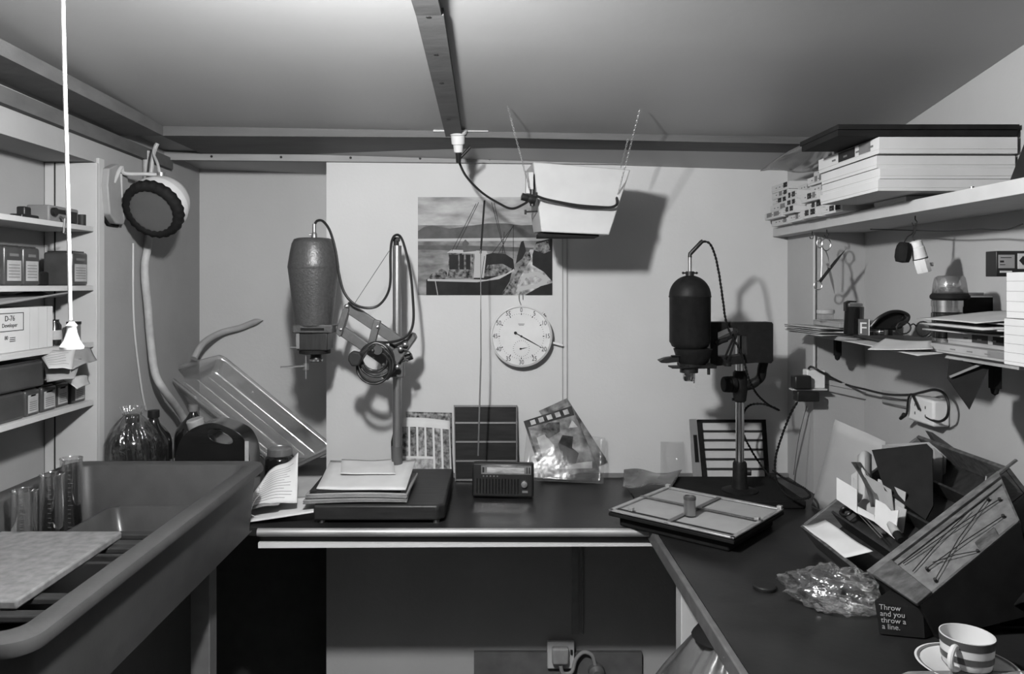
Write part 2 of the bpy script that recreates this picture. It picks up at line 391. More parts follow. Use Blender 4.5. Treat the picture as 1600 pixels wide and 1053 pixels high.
# ------------------------------------------------------------------ sink at the left
sk = thing('darkroom_sink', 'deep grey plastic darkroom sink with wide rolled rim on a timber frame', 'sink', (-.81, 1.42, .9))
ZR = E - .435; ZB_ = E - .60
def rrect(x0, y0, x1, y1, r, n=6):
    out = []
    for cx, cy, a0 in ((x1 - r, y1 - r, 0), (x0 + r, y1 - r, 90), (x0 + r, y0 + r, 180), (x1 - r, y0 + r, 270)):
        for k in range(n + 1):
            a = R(a0 + 90 * k / n); out.append((cx + r * math.cos(a), cy + r * math.sin(a)))
    return out
def ring(g, loops, mi=0, close_last=True):
    n = len(loops[0][0]); V = []
    for L, z in loops: V += [Vector((x, y, z)) for x, y in L]
    fs = []
    for j in range(len(loops) - 1):
        for k in range(n):
            k2 = (k + 1) % n; fs.append((j * n + k, j * n + k2, (j + 1) * n + k2, (j + 1) * n + k))
    if close_last: fs.append(tuple((len(loops) - 1) * n + k for k in range(n)))
    g.add(V, fs, mi)
g = G(); x0, x1, y0, y1 = -1.048, -.565, .925, 1.905
L = lambda d, r: rrect(x0 + d, y0 + d, x1 - d, y1 - d, r)
ring(g, [(L(.030, .03), ZB_), (L(.018, .03), ZR - .022), (L(.002, .04), ZR - .018), (L(.0, .045), ZR - .010), (L(.004, .04), ZR - .001), (L(.010, .04), ZR), (L(.038, .03), ZR), (L(.043, .03), ZR - .006), (L(.055, .03), ZB_ + .012)])
g.add([(x0 + .03, y0 + .03, ZB_), (x1 - .03, y0 + .03, ZB_), (x1 - .03, y1 - .03, ZB_), (x0 + .03, y1 - .03, ZB_)], [(0, 3, 2, 1)])
g.build('basin', SINKM, sk, angle=50)
FR = nmat('sink_frame_timber', .05, .6, var=.3, scale=20)
for (x, y) in ((-.685, 1.80), (-1.02, 1.80), (-1.02, 1.0), (-.685, 1.0)): G().cbox((x, y, ZB_ / 2 - .001), (.045, .045, ZB_ - .002)).build('leg', FR if y < 1.5 else MGREY, sk, bevel=.002)
# tray, bars and board in it
tr = thing('developing_tray', 'dark grey developing tray lying at the far end of the sink', 'tray', (-.79, 1.6, ZB_ + .013))
g = G(); zt = E - .53
T2 = lambda d, r: rrect(-.925 + d, 1.30 + d, -.632 - d, 1.843 - d, r)
ring(g, [(T2(.008, .02), zt - .004), (T2(0, .02), zt), (T2(.008, .02), zt + .002), (T2(.012, .02), zt - .002), (T2(.028, .025), ZB_ + .015)])
g.build('tray_body', nmat('dark_tray', .05, .3, var=.15, scale=20), tr, angle=50)
for i, (py, lab) in enumerate(((832, 'farthest of the bars laid across the sink'), (853, 'bar across the sink just nearer than the farthest'), (930, 'bar across the sink under the near end of the grey board'), (957, 'nearest of the bars laid across the sink'))):
    z = E - .512; yy = .512 * F / (py - VY)
    tag(G().box((-.992, yy - .012, z - .012), (-.621, yy + .012, z)).build('sink_bar', DGREY, bevel=.003), 'dark ' + lab, 'bar', 'bars across the sink')
BOARD = nmat('speckled_board', .15, .75, var=.22, scale=55, bump=.2, bscale=80)
tag(G().box((-.995, 1.205, E - .511), (-.752, 1.545, E - .495)).build('draining_board', BOARD, bevel=.004), 'pale speckled grey board lying across the sink bars', 'board')
GRAD = INKG
for i, (x, y, h, lab) in enumerate(((-.99, 1.79, .180, 'clear glass measuring cylinder nearest the far corner of the sink'), (-.96, 1.66, .175, 'clear glass measuring cylinder standing in the middle of the three in the sink'), (-.955, 1.555, .168, 'clear glass measuring cylinder at the picture edge in the sink'))):
    cy = thing('measuring_cylinder', lab, 'measuring cylinder', (x, y, E - .587), group='glass cylinders in the sink')
    b = (x, y, E - .587)
    if i < 1: prof = None
    G().lathe([(.0001, .004), (.022, .004), (.0225, h), (.0245, h + .004), (.0255, h + .003), (.024, h), (.024, .008), (.030, .004), (.031, 0), (.0001, 0)], b, n=28).build('glass_tube', GLASS, cy)
    g = G()
    for k in range(14): zz = .03 + k * .010; g.box((x + .006, y - .0252, E - .587 + zz), (x + (.018 if k % 5 == 0 else .013), y - .0246, E - .587 + zz + .0007))
    g.build('graduation_marks', GRAD, cy)

# ------------------------------------------------------------------ pull cord
pc = thing('pull_cord', 'bright white ceiling pull cord with a bell shaped plastic knob at the left', 'pull cord', tuple(W(110, 545, 1.02)))
kp = W(112, 545, 1.02)
G().tube([W(96, -165, .98), W(97, -60, .98), W(99, 40, .985), W(101, 120, .99), W(104, 230, 1.0), W(107, 340, 1.01), W(110, 500, 1.02)], .0026, 8).build('cord', WHITE, pc)
G().lathe([(.0001, 0), (.0145, 0), (.0148, .003), (.010, .011), (.0065, .022), (.0055, .028), (.007, .031), (.003, .036), (.0001, .036)][::1], kp, n=24).build('knob', WHITE, pc)

# ------------------------------------------------------------------ alcove shelves and what stands on them
SH = []
for i, (zt, lab) in enumerate(((.1515, 'topmost narrow white shelf in the left alcove'), (-.002, 'second white alcove shelf at eye level holding square tins'), (-.149, 'third white alcove shelf holding the developer carton'), (-.300, 'lowest white alcove shelf with a row of dark tins'))):
    ob = G().box((AX, .95, E + zt - .013), (XL + .002, AY1 - .016, E + zt)).build('alcove_shelf', LGREY if i == 99 else TRIM, bevel=.001); tag(ob, lab, 'shelf', 'white shelves in the left alcove')
def tin(x0, x1, y0, y1, z0, h, lab, label=True, group='dark developer tins', lh=(.12, .62), edge=False):
    t = thing('developer_tin', lab, 'tin', ((x0 + x1) / 2, (y0 + y1) / 2, z0), group=group)
    G().box((x0, y0, z0), (x1, y1, z0 + h * .96)).build('tin_body', TINM, t, bevel=.006, seg=3)
    G().cbox(((x0 + x1) / 2, (y0 + y1) / 2, z0 + h * .98), (x1 - x0 - .012, y1 - y0 - .012, h * .04)).build('lid', TINM, t, bevel=.002)
    if label:
        l = G().box((x1 - .0002, y0 + .008, z0 + h * lh[0]), (x1 + .0006, y1 - .008, z0 + h * lh[1])).build('paper_label', TINL, t)
        g = G()
        for k in range(5): g.box((x1 + .0006, y0 + .013, z0 + h * (.2 + .075 * k)), (x1 + .0008, y1 - .013, z0 + h * (.2 + .075 * k) + .0018))
        g.box((x1 - .0002, y0 + .017, z0 + h * .72), (x1 + .0006, y1 - .017, z0 + h * .79)); g.build('print', INKG, l)
    return t
z2 = E - .002
tin(-1.135, -1.06, 1.924, 1.996, z2, .088, 'square dark tin with pale label at the far end of the eye-level shelf', group='tins on the eye-level shelf')
tin(-1.135, -1.06, 1.724, 1.786, z2, .09, 'dark tin at eye level, right one of the touching pair with pale labels', group='tins on the eye-level shelf')
tin(-1.135, -1.06, 1.657, 1.722, z2, .09, 'dark tin at eye level, left one of the touching pair with pale labels', group='tins on the eye-level shelf')
tag(G().box((-1.12, 1.80, z2), (-1.07, 1.84, z2 + .033)).build('black_block', BLACKM, bevel=.004), 'small black box between the tins on the eye-level shelf', 'box')
z4 = E - .300
a = [1.665, 1.733, 1.795, 1.863, 1.928, 1.996]
for k in range(1, 5):
    tin(-1.14, -1.062 if k != 3 else -1.068, a[k] + .002, a[k + 1] - .006, z4, .062, ['', 'dark labelled tin on the lowest alcove shelf, nearest and under the big plain tins', 'dark labelled tin on the lowest alcove shelf beside the big plain tins', 'dark labelled tin on the lowest alcove shelf, second from the far end', 'dark labelled tin at the far end of the lowest alcove shelf'][k], lh=(.12, .78), group='tins on the lowest shelf')
tin(-1.15, -1.06, 1.56, 1.728, z4, .064, 'plain dark tin without label at the near end of the lowest shelf', False, group='tins on the lowest shelf')
tin(-1.15, -1.058, 1.60, 1.80, z4 + .0645, .062, 'long plain dark tin lying on top of the lower tins', False, group='tins on the lowest shelf')
z3 = E - .149
cb = thing('developer_carton', 'white carton printed D-76 Developer on the third alcove shelf', 'carton', (-1.11, 1.75, z3))
G().box((-1.165, 1.60, z3), (-1.064, 1.845, z3 + .098)).build('carton_body', CARD, cb, bevel=.002)
g = G(); y = 1.662; o = Vector((-1.064, y, z3 + .058))
g.text('D-76', (-1.064, 1.680, z3 + .075), Y_, Z, .017, .0006); g.text('Developer', (-1.064, 1.680, z3 + .060), Y_, Z, .0125, .0006)
for (ya, yb, za, zb) in ((1.635, 1.729, .047, .0485), (1.635, 1.729, .086, .0875), (1.728, 1.7295, .047, .0875)): g.box((-1.0642, ya, z3 + za), (-1.0634, yb, z3 + zb))
g.text('80', (-1.064, 1.668, z3 + .033), Y_, Z, .012, .0006)
for k in range(3): g.box((-1.0642, 1.68, z3 + .024 + .004 * k), (-1.0636, 1.70, z3 + .0255 + .004 * k))
g.build('printing', INK, cb)
g = G()
for yy in (1.752, 1.785, 1.82): g.box((-1.0642, yy, z3 + .002), (-1.0636, yy + .001, z3 + .096))
g.build('crease', LGREY, cb)
def sheet(name, corners, mat, lab, cat='paper', curl=.0, amp=.0, thick=.0006, parent=None, n=10, group=None, seed=0, print_=None):
    a, b, c, d = [Vector(p) for p in corners]; nrm = (b - a).cross(d - a).normalized()
    rnd = random.Random(seed + 3); ph = [rnd.uniform(0, 6) for _ in range(4)]
    def fn(u, v):
        p = a.lerp(b, u).lerp(d.lerp(c, u), v)
        return p + nrm * (curl * (4 * (u - .5) ** 2) * (.4 + .6 * v) + amp * (math.sin(5 * u + ph[0]) * math.sin(4 * v + ph[1]) + .5 * math.sin(9 * u + ph[2] + 3 * v)))
    ob = G().patch(fn, n, n).build(name, mat, parent, solid=thick, angle=70)
    if parent is None: tag(ob, lab, cat, group)
    if print_:
        g = G()
        for k in range(print_):
            v0 = .1 + .8 * k / print_; u0, u1 = .1, .9 - rnd.random() * .2
            g.patch(lambda u, v: fn(u0 + (u1 - u0) * u, v0 + v * .16 * .8 / print_) + nrm * (thick * .5 + .0003), 8, 1)
            g.patch(lambda u, v: fn(u0 + (u1 - u0) * u, v0 + v * .16 * .8 / print_) - nrm * (thick * .5 + .0003), 8, 1)
        g.build('printed_lines', MGREY, ob)
    return ob
sheet('crumpled_paper', [(-1.15, 1.60, E - .036), (-1.055, 1.60, E - .040), (-1.05, 1.90, E - .022), (-1.16, 1.90, E - .02)], PAPER3, 'crinkled grey packaging lying on top of the developer carton', 'packaging', amp=.006, thick=.004)
# bottle + film tin
bt = thing('chemical_bottle', 'small dark bottle with pale label beside the developer carton', 'bottle', (-1.085, 1.885, z3))
G().lathe([(.0001, 0), (.017, 0), (.017, .05), (.012, .058), (.012, .064), (.0001, .064)], (-1.085, 1.885, z3), n=20).build('bottle_body', BLACKG, bt)
G().cyl((-1.085, 1.885, z3 + .015), (-1.085, 1.885, z3 + .038), .0174, n=20).build('paper_label', TINL, bt)
bt = thing('film_tin', 'small grey canister with a dark lid at the far end of the third shelf', 'canister', (-1.08, 1.965, z3))
G().cyl((-1.08, 1.965, z3), (-1.08, 1.965, z3 + .048), .016, n=20).build('canister_body', STEEL, bt)
G().cyl((-1.08, 1.965, z3 + .048), (-1.08, 1.965, z3 + .055), .0175, n=20).build('lid', BLACK, bt)
# instrument on the top shelf
z1 = E + .1515
iv = thing('spool_gadget', 'small grey instrument with black clamps on the topmost alcove shelf', 'gadget', (-1.09, 1.9, z1))
G().box((-1.12, 1.83, z1), (-1.065, 1.96, z1 + .04)).build('instrument_body', MGREY, iv, bevel=.004)
G().box((-1.066, 1.84, z1 + .022), (-1.062, 1.90, z1 + .032)).cyl((-1.066, 1.845, z1 + .024), (-1.056, 1.845, z1 + .024), .010).build('dial', BLACK, iv)
G().box((-1.075, 1.91, z1 + .004), (-1.055, 1.935, z1 + .03)).build('clamp', DGREY, iv)
G().cyl((-1.06, 1.965, z1), (-1.06, 1.965, z1 + .028), .01).build('clamp', DGREY, iv)
G().tube([(-1.047, 1.86, z1 - .026), (-1.044, 1.86, z1 + .008), (-1.06, 1.87, z1 + .014)], .003).tube([(-1.047, 1.86, z1 - .026), (-1.047, 1.89, z1 - .026)], .002).build('screw_clamp', STEEL, iv)
iv = thing('film_clip', 'low black clip lying on the topmost alcove shelf by the wall', 'clip', (-1.1, 1.77, z1))
G().box((-1.10, 1.735, z1), (-1.07, 1.80, z1 + .010)).cbox((-1.085, 1.765, z1 + .014), (.02, .026, .028)).build('clip_body', BLACK, iv, bevel=.003)
# papers over the shelf edge
for k, (c, mt, s) in enumerate((([W(62, 550, 1.80), W(118, 545, 1.84), W(112, 573, 1.78), W(76, 575, 1.75)], PAPER2, 1), ([W(105, 546, 1.84), W(142, 543, 1.95), W(155, 560, 1.92), W(116, 575, 1.80)], PAPER3, 2), ([W(66, 556, 1.79), W(128, 560, 1.85), W(118, 590, 1.80), W(74, 596, 1.77)], PAPER3, 3), ([W(100, 590, 1.84), W(140, 586, 1.95), W(142, 598, 1.93), W(122, 606, 1.85)], PAPER2, 4))):
    sheet('leaflet', c, mt, ['creased instruction leaflet hanging over the third shelf edge, nearest', 'folded leaflet fanned out at the far end of the third shelf', 'grey leaflet tucked beneath the hanging instruction leaflet', 'small flap of paper lying over the tins of the lowest shelf'][k], 'leaflet', curl=.006, amp=.003, group='leaflets at the alcove shelves', seed=s, print_=6 if k == 0 else None)

# ------------------------------------------------------------------ round safelight on the left wall
sc_ = W(238, 329, 2.10); nrm = Vector((-.1, -.85, -.5)).normalized()
sl = thing('round_safelight', 'round drum safelight with scalloped black rim on a wall bracket', 'safelight', tuple(sc_))
bk = -nrm
G().lathe([(.071, .006), (.078, .02), (.080, .045), (.074, .052), (.072, .075), (.060, .10), (.035, .115), (.0001, .117)], sc_, bk, 48).build('lamp_housing', nmat('cream_enamel', .5, .4, var=.05, scale=20), sl)
G().lathe([(.060, -.006), (.066, -.010), (.080, -.006), (.083, .003), (.083, .016), (.076, .02), (.06, .012)], sc_, bk, 96, cap=False, wob=lambda a, j: 1 + .022 * math.cos(24 * a)).build('scalloped_rim', BLACKM, sl, angle=60)
G().lathe([(.0001, -.002), (.064, -.001), (.064, .004), (.0001, .004)], sc_, bk, 40).build('filter_glass', FELT, sl)
bp = WX(172, 305, XL + .002)
g = G().prism([(-.058, -.0), (-.045, -.075), (-.012, -.098), (.03, -.098), (.055, -.06), (.055, .045), (.0, .065), (-.05, .045)], bp + Vector((.001, .0, .02)), Y_, Z, X, .022)
g.build('wall_bracket', nmat('bracket_paint', .24, .6, var=.1), sl, bevel=.003)
G().prism([(-.066, .01), (-.053, -.08), (-.018, -.104), (.036, -.104), (.062, -.06), (.062, .04), (-.05, .05)], bp + Vector((-.001, .0, .02)), Y_, Z, X, .006).build('back_plate', BLACKM, sl)
top = sc_ + bk * .05 + Vector((0, 0, .078))
G().tube(spline([bp + Vector((.02, -.02, .03)), bp + Vector((.03, .0, .075)), W(195, 271, 2.10), W(228, 272, 2.13), top], 6), .0055, 10).tube([bp + Vector((.02, .03, -.07)), bp + Vector((.025, .01, .06))], .003).build('support_arm', LGREY, sl)
G().cyl(top - Z * .012, top + Z * .006, .012).build('pivot', STEEL, sl)
G().tube(spline([W(250, 272, 2.16), W(246, 255, 2.17), W(240, 240, 2.19), W(243, 226, 2.2)], 6), .004).tube(spline([W(236, 272, 2.2), W(240, 240, 2.2), W(246, 224, 2.2)], 6), .006).build('flex', LGREY, sl)
# pipe down the wall
pp = [WX(223, 366, -1.034), WX(226, 420, -1.034), WX(231, 480, -1.03), WX(236, 540, -1.03), WX(243, 585, -1.02), WX(258, 612, -1.0), W(285, 650, 2.45), W(310, 700, 2.5), W(320, 760, 2.5)]
pp[0] = WX(229, 236, -1.036); pp.insert(1, WX(232, 366, -1.034))
tag(G().tube(spline(pp, 8), .0115, 14).build('water_pipe', nmat('lagged_pipe', .36, .6, var=.15, scale=30, bump=.4)), 'pale lagged pipe running down the left wall and bending behind the bottles', 'pipe')
tag(G().tube(spline([WX(208, 380, -1.046), WX(209, 500, -1.046), WX(220, 600, -1.046), WX(228, 640, -1.046)], 5), .003, 6).build('wire_run', TRIM), 'thin painted wire running down the wall left of the pipe', 'wire')
hs = [W(303, 560, 2.55), W(318, 536, 2.6), W(345, 520, 2.68), W(375, 512, 2.70), W(398, 503, 2.70), W(411, 500, 2.705)]
tag(G().tube(spline(hs, 8), [.011] * 34 + [.009, .008, .006, .004, .003, .002, .002], 12).build('rubber_hose', nmat('pale_hose', .30, .5, var=.1)), 'pale rubber hose curving up behind the clear tray onto the recess wall', 'hose')

# clear tray leaning in the recess
tr = thing('clear_print_tray', 'large clear plastic print tray leaning diagonally in the recess', 'tray', tuple(W(380, 640, 2.62)))
A_, B_ = W(256, 580, 2.50), W(345, 557, 2.66); Lv = W(520, 700, 2.66) - B_; Cn = B_ + Lv; Dn = A_ + Lv * 1.02
nr = (B_ - A_).cross(Lv).normalized(); nr = nr if nr.y < 0 else -nr
def tp(u, v, d): return A_.lerp(B_, u).lerp(Dn.lerp(Cn, u), v) - nr * d
def tfr(ins, d, n=5):
    pts = rrect(ins * 3, ins, 1 - ins * 3, 1 - ins, .06, n); return [tp(a, b, d) for a, b in pts]
loops = [tfr(-.018, .004), tfr(-.015, -.002), tfr(0, -.002), tfr(.012, .004), tfr(.03, .05), tfr(.05, .055)]
n = len(loops[0]); V = sum(loops, []); fs = []
for j in range(len(loops) - 1):
    for k in range(n): k2 = (k + 1) % n; fs.append((j * n + k, j * n + k2, (j + 1) * n + k2, (j + 1) * n + k))
fs.append(tuple((len(loops) - 1) * n + k for k in range(n)))
G().add(V, fs).build('tray_shell', TRAYM, tr, solid=.0018, angle=60)
g = G()
for u in (.3, .5, .7): g.tube([tp(u, .08, .052), tp(u, .92, .052)], .002, 6)
g.build('bottom_rib', TRAYM, tr)

# ------------------------------------------------------------------ bottles behind the sink
def bottle(px, Y, rpx, ytop, ysh, lab, capmat=BLACK, cap=.016, mat=BLACKG, label=None, wrap=False):
    c = Vector(((px - VX) * Y / F, Y, BT)); r = rpx * Y / F; H = (E - (ytop - VY) * Y / F) - BT; S = (E - (ysh - VY) * Y / F) - BT
    t = thing('chemical_bottle', lab, 'bottle', tuple(c), group='bottles behind the sink')
    hc = .02
    G().lathe([(.0001, 0), (r * .95, 0), (r, .006), (r, S), (r * .97, S + (H - S) * .14), (r * .86, S + (H - S) * .30), (r * .62, S + (H - S) * .46), (r * .38, S + (H - S) * .60), (cap * .8, H - hc - .004), (cap * .8, H - .004), (.0001, H - .004)], c, n=36).build('bottle_body', mat, t, angle=60)
    G().lathe([(cap, H - hc), (cap * 1.03, H - hc + .002), (cap, H), (.0001, H)], c, n=24, wob=lambda a, j: 1 + .02 * math.cos(20 * a)).build('cap', capmat, t)
    if label:
        a0, a1, h0, h1 = label
        g = G().patch(lambda u, v: c + Vector((math.cos(R(a0 + (a1 - a0) * u)) * (r + .0008), math.sin(R(a0 + (a1 - a0) * u)) * (r + .0008), h0 + (h1 - h0) * v)), 10, 2)
        lb = g.build('paper_label', TINL if not wrap else PAPER2, t, solid=.0005)
    return t, c, r, H, S
t, c, r, H, S = bottle(207, 2.06, 33, 648, 696, 'dark glass bottle wrapped in a clear plastic bag behind the sink', label=(-115, -60, .06, .10), wrap=True, cap=.017)
G().text('M', c + Vector((.012, -r - .003, .092)), X, Z, .014, 0).build('letter', INK, t)
G().patch(lambda u, v: c + Vector((math.cos(2 * math.pi * u), math.sin(2 * math.pi * u), 0)) * ((r + .006) * (1 if v < .62 else (.30 + .70 * math.cos((v - .62) / .30 * math.pi / 2) ** .8 if v < .9 else .30 + (v - .9) * 1.8)) * (1 + .07 * math.sin(9 * u * 6.28 + 7 * v) + .06 * math.sin(23 * u * 6.28 + 11 * v))) + Z * (.01 + (H + .012) * v), 90, 24).build('plastic_wrap', WRAP, t, angle=80)
bottle(240, 2.22, 27, 641, 694, 'dark bottle with black cap just right of the wrapped bottle', label=(-60, -25, .03, .095))
bottle(302, 2.30, 28, 632, 684, 'tall dark bottle with grey cap behind the black jerrycan', capmat=MGREY, cap=.014, label=(-150, -100, .02, .10))
# jerrycan
jc = thing('jerrycan', 'black plastic jerrycan with a moulded handle and grey screw cap', 'jerrycan', ((340 - VX) * 2.1 / F, 2.1, BT))
s_ = 2.1 / F; jy = 2.1
def jp(px, py): return ((px - VX) * s_, E - (py - VY) * s_)
outer = [jp(*p) for p in ((286, 795), (283, 720), (288, 694), (297, 676), (314, 663), (340, 656), (362, 662), (382, 672), (392, 686), (398, 710), (399, 795))]
inner = [jp(*p) for p in ((336, 666), (350, 668), (364, 674), (372, 682), (370, 688), (358, 688), (344, 684), (335, 676))]
outer = [(p.x, p.z) for p in spline([Vector((a, 0, b)) for a, b in outer], 4)]
inner = [(p.x, p.z) for p in spline([Vector((a, 0, b)) for a, b in inner], 4, True)]
import bmesh
def plate_hole(name, out, holes, y0, y1, mat, parent, bevel=.01, seg=4):
    cu = bpy.data.curves.new(name, 'CURVE'); cu.dimensions = '2D'; cu.fill_mode = 'BOTH'; cu.extrude = (y1 - y0) / 2
    for L in [out] + holes:
        sp = cu.splines.new('POLY'); sp.points.add(len(L) - 1); sp.use_cyclic_u = True
        for i, (a, b) in enumerate(L): sp.points[i].co = (a, b, 0, 1)
    ob = bpy.data.objects.new(name, cu); C.objects.link(ob); dg = bpy.context.evaluated_depsgraph_get()
    me = bpy.data.meshes.new_from_object(ob.evaluated_get(dg)); bpy.data.objects.remove(ob)
    bm = bmesh.new(); bm.from_mesh(me); bmesh.ops.remove_doubles(bm, verts=bm.verts, dist=1e-5); bm.to_mesh(me); bm.free()
    g = G(); g.add([Vector((p.co.x, (y0 + y1) / 2 - p.co.z, p.co.y)) for p in me.vertices], [tuple(p.vertices) for p in me.polygons])
    return g.build(name, mat, parent, bevel=bevel, seg=seg, angle=40)
plate_hole('can_body', outer, [inner], jy - .045, jy + .045, BLACKG, jc, bevel=.009, seg=4)
ca = Vector((jp(309, 663)[0], jy - .012, jp(309, 663)[1])); ax = Vector((-.22, -.15, 1)).normalized()
G().lathe([(.022, -.008), (.023, .0), (.023, .014), (.020, .018), (.0001, .018)], ca, ax, 28, wob=lambda a, j: 1 + .02 * math.cos(20 * a)).build('screw_cap', nmat('cap_grey', .24, .5), jc)
G().box((jp(391, 0)[0], jy - .046, jp(0, 716)[1]), (jp(397, 0)[0], jy - .0445, jp(0, 684)[1])).build('paper_label', TINL, jc)
# brown jar
jc = thing('brown_jar', 'dark glass jar with a dull metal screw lid behind the papers', 'jar', ((437 - VX) * 2.32 / F, 2.32, BT))
c = Vector(((437 - VX) * 2.32 / F, 2.32, BT))
G().lathe([(.0001, 0), (.042, 0), (.044, .005), (.0445, .088), (.038, .098), (.034, .10), (.0001, .10)], c, n=36).build('jar_body', BLACKG, jc)
G().lathe([(.036, .098), (.037, .102), (.0365, .119), (.034, .122), (.031, .1215), (.030, .119), (.0001, .119)], c, n=48, wob=lambda a, j: 1 + .012 * math.cos(36 * a)).build('screw_lid', nmat('lid_metal', .22, .4, .5, var=.2), jc)

# ------------------------------------------------------------------ poster of the fishing boat
M_SKY = nmat('print_sky', .30, .6, var=.42, scale=9, stretch=(1, 1, 3)); M_HILL = nmat('print_hills', .085, .6, var=.18, scale=30)
M_WATER = nmat('print_water', .17, .6, var=.55, scale=14, stretch=(1, 1, 2.5)); M_HULL = nmat('print_hull', .018, .6, var=.3, scale=20)
M_MIX = nmat('print_detail', .12, .6, var=.95, scale=90); M_ROPE = nmat('print_quay', .30, .6, var=.6, scale=55)
M_LITE = nmat('print_white', .36, .6)
ps = thing('boat_poster', 'black and white print of a fishing boat moored at a quay, pinned on the wall', 'print', tuple(W(757, 461, YB)))
def q(px, py, d): return W(px, py, YB - d)
def pp_(g, pts, d, mi=0): g.add([q(a, b, d) for a, b in pts], [tuple(range(len(pts)))], mi)
ptop = 308
G().box(tuple(q(653, 461, .0015)), tuple(q(863, ptop, 0))).build('paper_sheet', M_LITE, ps)
g = G()
pp_(g, [(653, 352), (653, ptop), (863, ptop), (863, 352)], .0018)                                     # sky
pp_(g, [(653, 461), (653, 352), (863, 352), (863, 461)], .0018, 2)                                   # water
pp_(g, [(653, 374), (653, 361), (662, 355), (675, 352), (690, 355), (702, 357), (720, 355), (740, 352), (762, 349), (790, 349), (815, 352), (863, 350), (863, 374)], .0021, 1)
pp_(g, [(653, 377), (653, 373), (863, 371), (863, 376)], .0024, 5)                                   # bright shore line
pp_(g, [(653, 390), (653, 383), (740, 384), (863, 388), (863, 394)], .0024, 1)
pp_(g, [(666, 461), (666, 437), (672, 433), (690, 437), (745, 438), (775, 434), (800, 424), (796, 440), (783, 461)], .0027, 3)   # hull
pp_(g, [(740, 436), (752, 400), (770, 395), (790, 397), (802, 405), (804, 422), (790, 432), (765, 437)], .0024, 3)
pp_(g, [(755, 432), (762, 414), (785, 412), (800, 420), (795, 430)], .0027, 4)
pp_(g, [(700, 434), (701, 395), (740, 394), (738, 435)], .0030, 4)                                    # wheelhouse
pp_(g, [(740, 434), (742, 395), (760, 396), (756, 434)], .0030, 5)
for a in (702, 709, 718, 728): pp_(g, [(a, 421), (a, 398), (a + 7, 398), (a + 7, 421)], .0033, 3)
pp_(g, [(698, 395), (706, 390), (760, 392), (762, 397)], .0033, 5)
pp_(g, [(667, 438), (674, 428), (690, 420), (698, 424), (700, 438)], .0030, 4)
pp_(g, [(668, 439), (668, 436), (760, 437), (790, 428), (803, 420), (804, 423), (780, 436), (745, 441)], .0033, 5)
pp_(g, [(795, 461), (806, 436), (822, 408), (828, 390), (863, 386), (863, 461)], .0028, 6)           # quay
pp_(g, [(783, 461), (806, 428), (822, 395), (828, 394), (830, 404), (812, 434), (803, 461)], .0031, 4)
pp_(g, [(832, 398), (838, 378), (863, 372), (863, 440), (850, 425), (832, 414)], .0031, 3)
pp_(g, [(808, 400), (814, 378), (818, 376), (822, 392), (816, 404), (806, 412)], .0034, 3)
pp_(g, [(806, 456), (818, 428), (840, 424), (858, 434), (852, 448), (825, 452)], .0034, 5)
pp_(g, [(811, 450), (822, 434), (838, 431), (848, 437), (838, 444), (822, 446)], .0036, 6)
pp_(g, [(820, 461), (845, 447), (863, 442), (863, 461)], .0036, 3)
pp_(g, [(832, 390), (838, 381), (856, 376), (860, 392), (850, 396)], .0037, 4)
pp_(g, [(724, 394), (722, 380), (727, 374), (733, 380), (730, 386), (745, 392)], .0034, 1)
g.build('picture', [M_SKY, M_HILL, M_WATER, M_HULL, M_MIX, M_LITE, M_ROPE], ps)
g = G()
def ln(a, b, w, d=.0038, mi=0):
    p, r_ = q(*a, d), q(*b, d); t = (r_ - p).normalized(); s2 = Vector((-t.z, 0, t.x)) * w * YB / F / 2
    g.add([p - s2, r_ - s2, r_ + s2, p + s2], [(0, 1, 2, 3)], mi)
ln((757, 313), (751, 396), 3)
for a, b in (((744, 318), (706, 392)), ((748, 316), (712, 390)), ((768, 316), (784, 378)), ((772, 316), (790, 400)), ((802, 352), (802, 404)), ((803, 352), (762, 405)), ((788, 362), (785, 396)), ((779, 396), (800, 356)), ((757, 400), (752, 436))): ln(a, b, .8)
for a, b in (((680, 438), (684, 461)), ((753, 398), (746, 434))): ln(a, b, 1.1, mi=1)
g.build('rigging', [INK, M_LITE], ps)

# ------------------------------------------------------------------ darkroom clock
ck = W(814, 524, YB); ru = YB / F
cl = thing('darkroom_clock', 'round white sixty second darkroom timer clock with black hands on the wall', 'clock', tuple(ck))
cc = W(814, 524, YB - .0); rr = 47.5 * ru
G().lathe([(rr * .97, .0), (rr * .98, .032), (rr * 1.0, .034), (rr * 1.0, .042), (rr * .95, .0445), (rr * .94, .039), (.0001, .039)], cc, (0, -1, 0), 64).build('case', nmat('clock_case', .5, .35, var=.03), cl)
fy = YB - .0392
def cp(a, r, d=0.0): return Vector((cc.x + math.sin(R(a)) * r, fy - d, cc.z + math.cos(R(a)) * r))
G().lathe([(.0001, 0), (rr * .93, 0), (rr * .93, .0006), (.0001, .0006)], (cc.x, fy, cc.z), (0, -1, 0), 64).build('dial', PAPER, cl)
g = G()
for k in range(60):
    a = k * 6; L0, L1, w = (rr * .69, rr * .745, .0014) if k % 5 == 0 else (rr * .715, rr * .74, .0006)
    p, s2 = cp(a, L0, .001), cp(a, L1, .001); t = (s2 - p).normalized(); n_ = Vector((-t.z, 0, t.x)) * w
    g.add([p - n_, s2 - n_, s2 + n_, p + n_], [(0, 1, 2, 3)])
for k in range(12): g.text(str(k * 5), cp(k * 30, rr * .845, .0008), X, Z, .0205, xs=.8)
c2 = Vector((cc.x, fy - .001, cc.z - rr * .40))
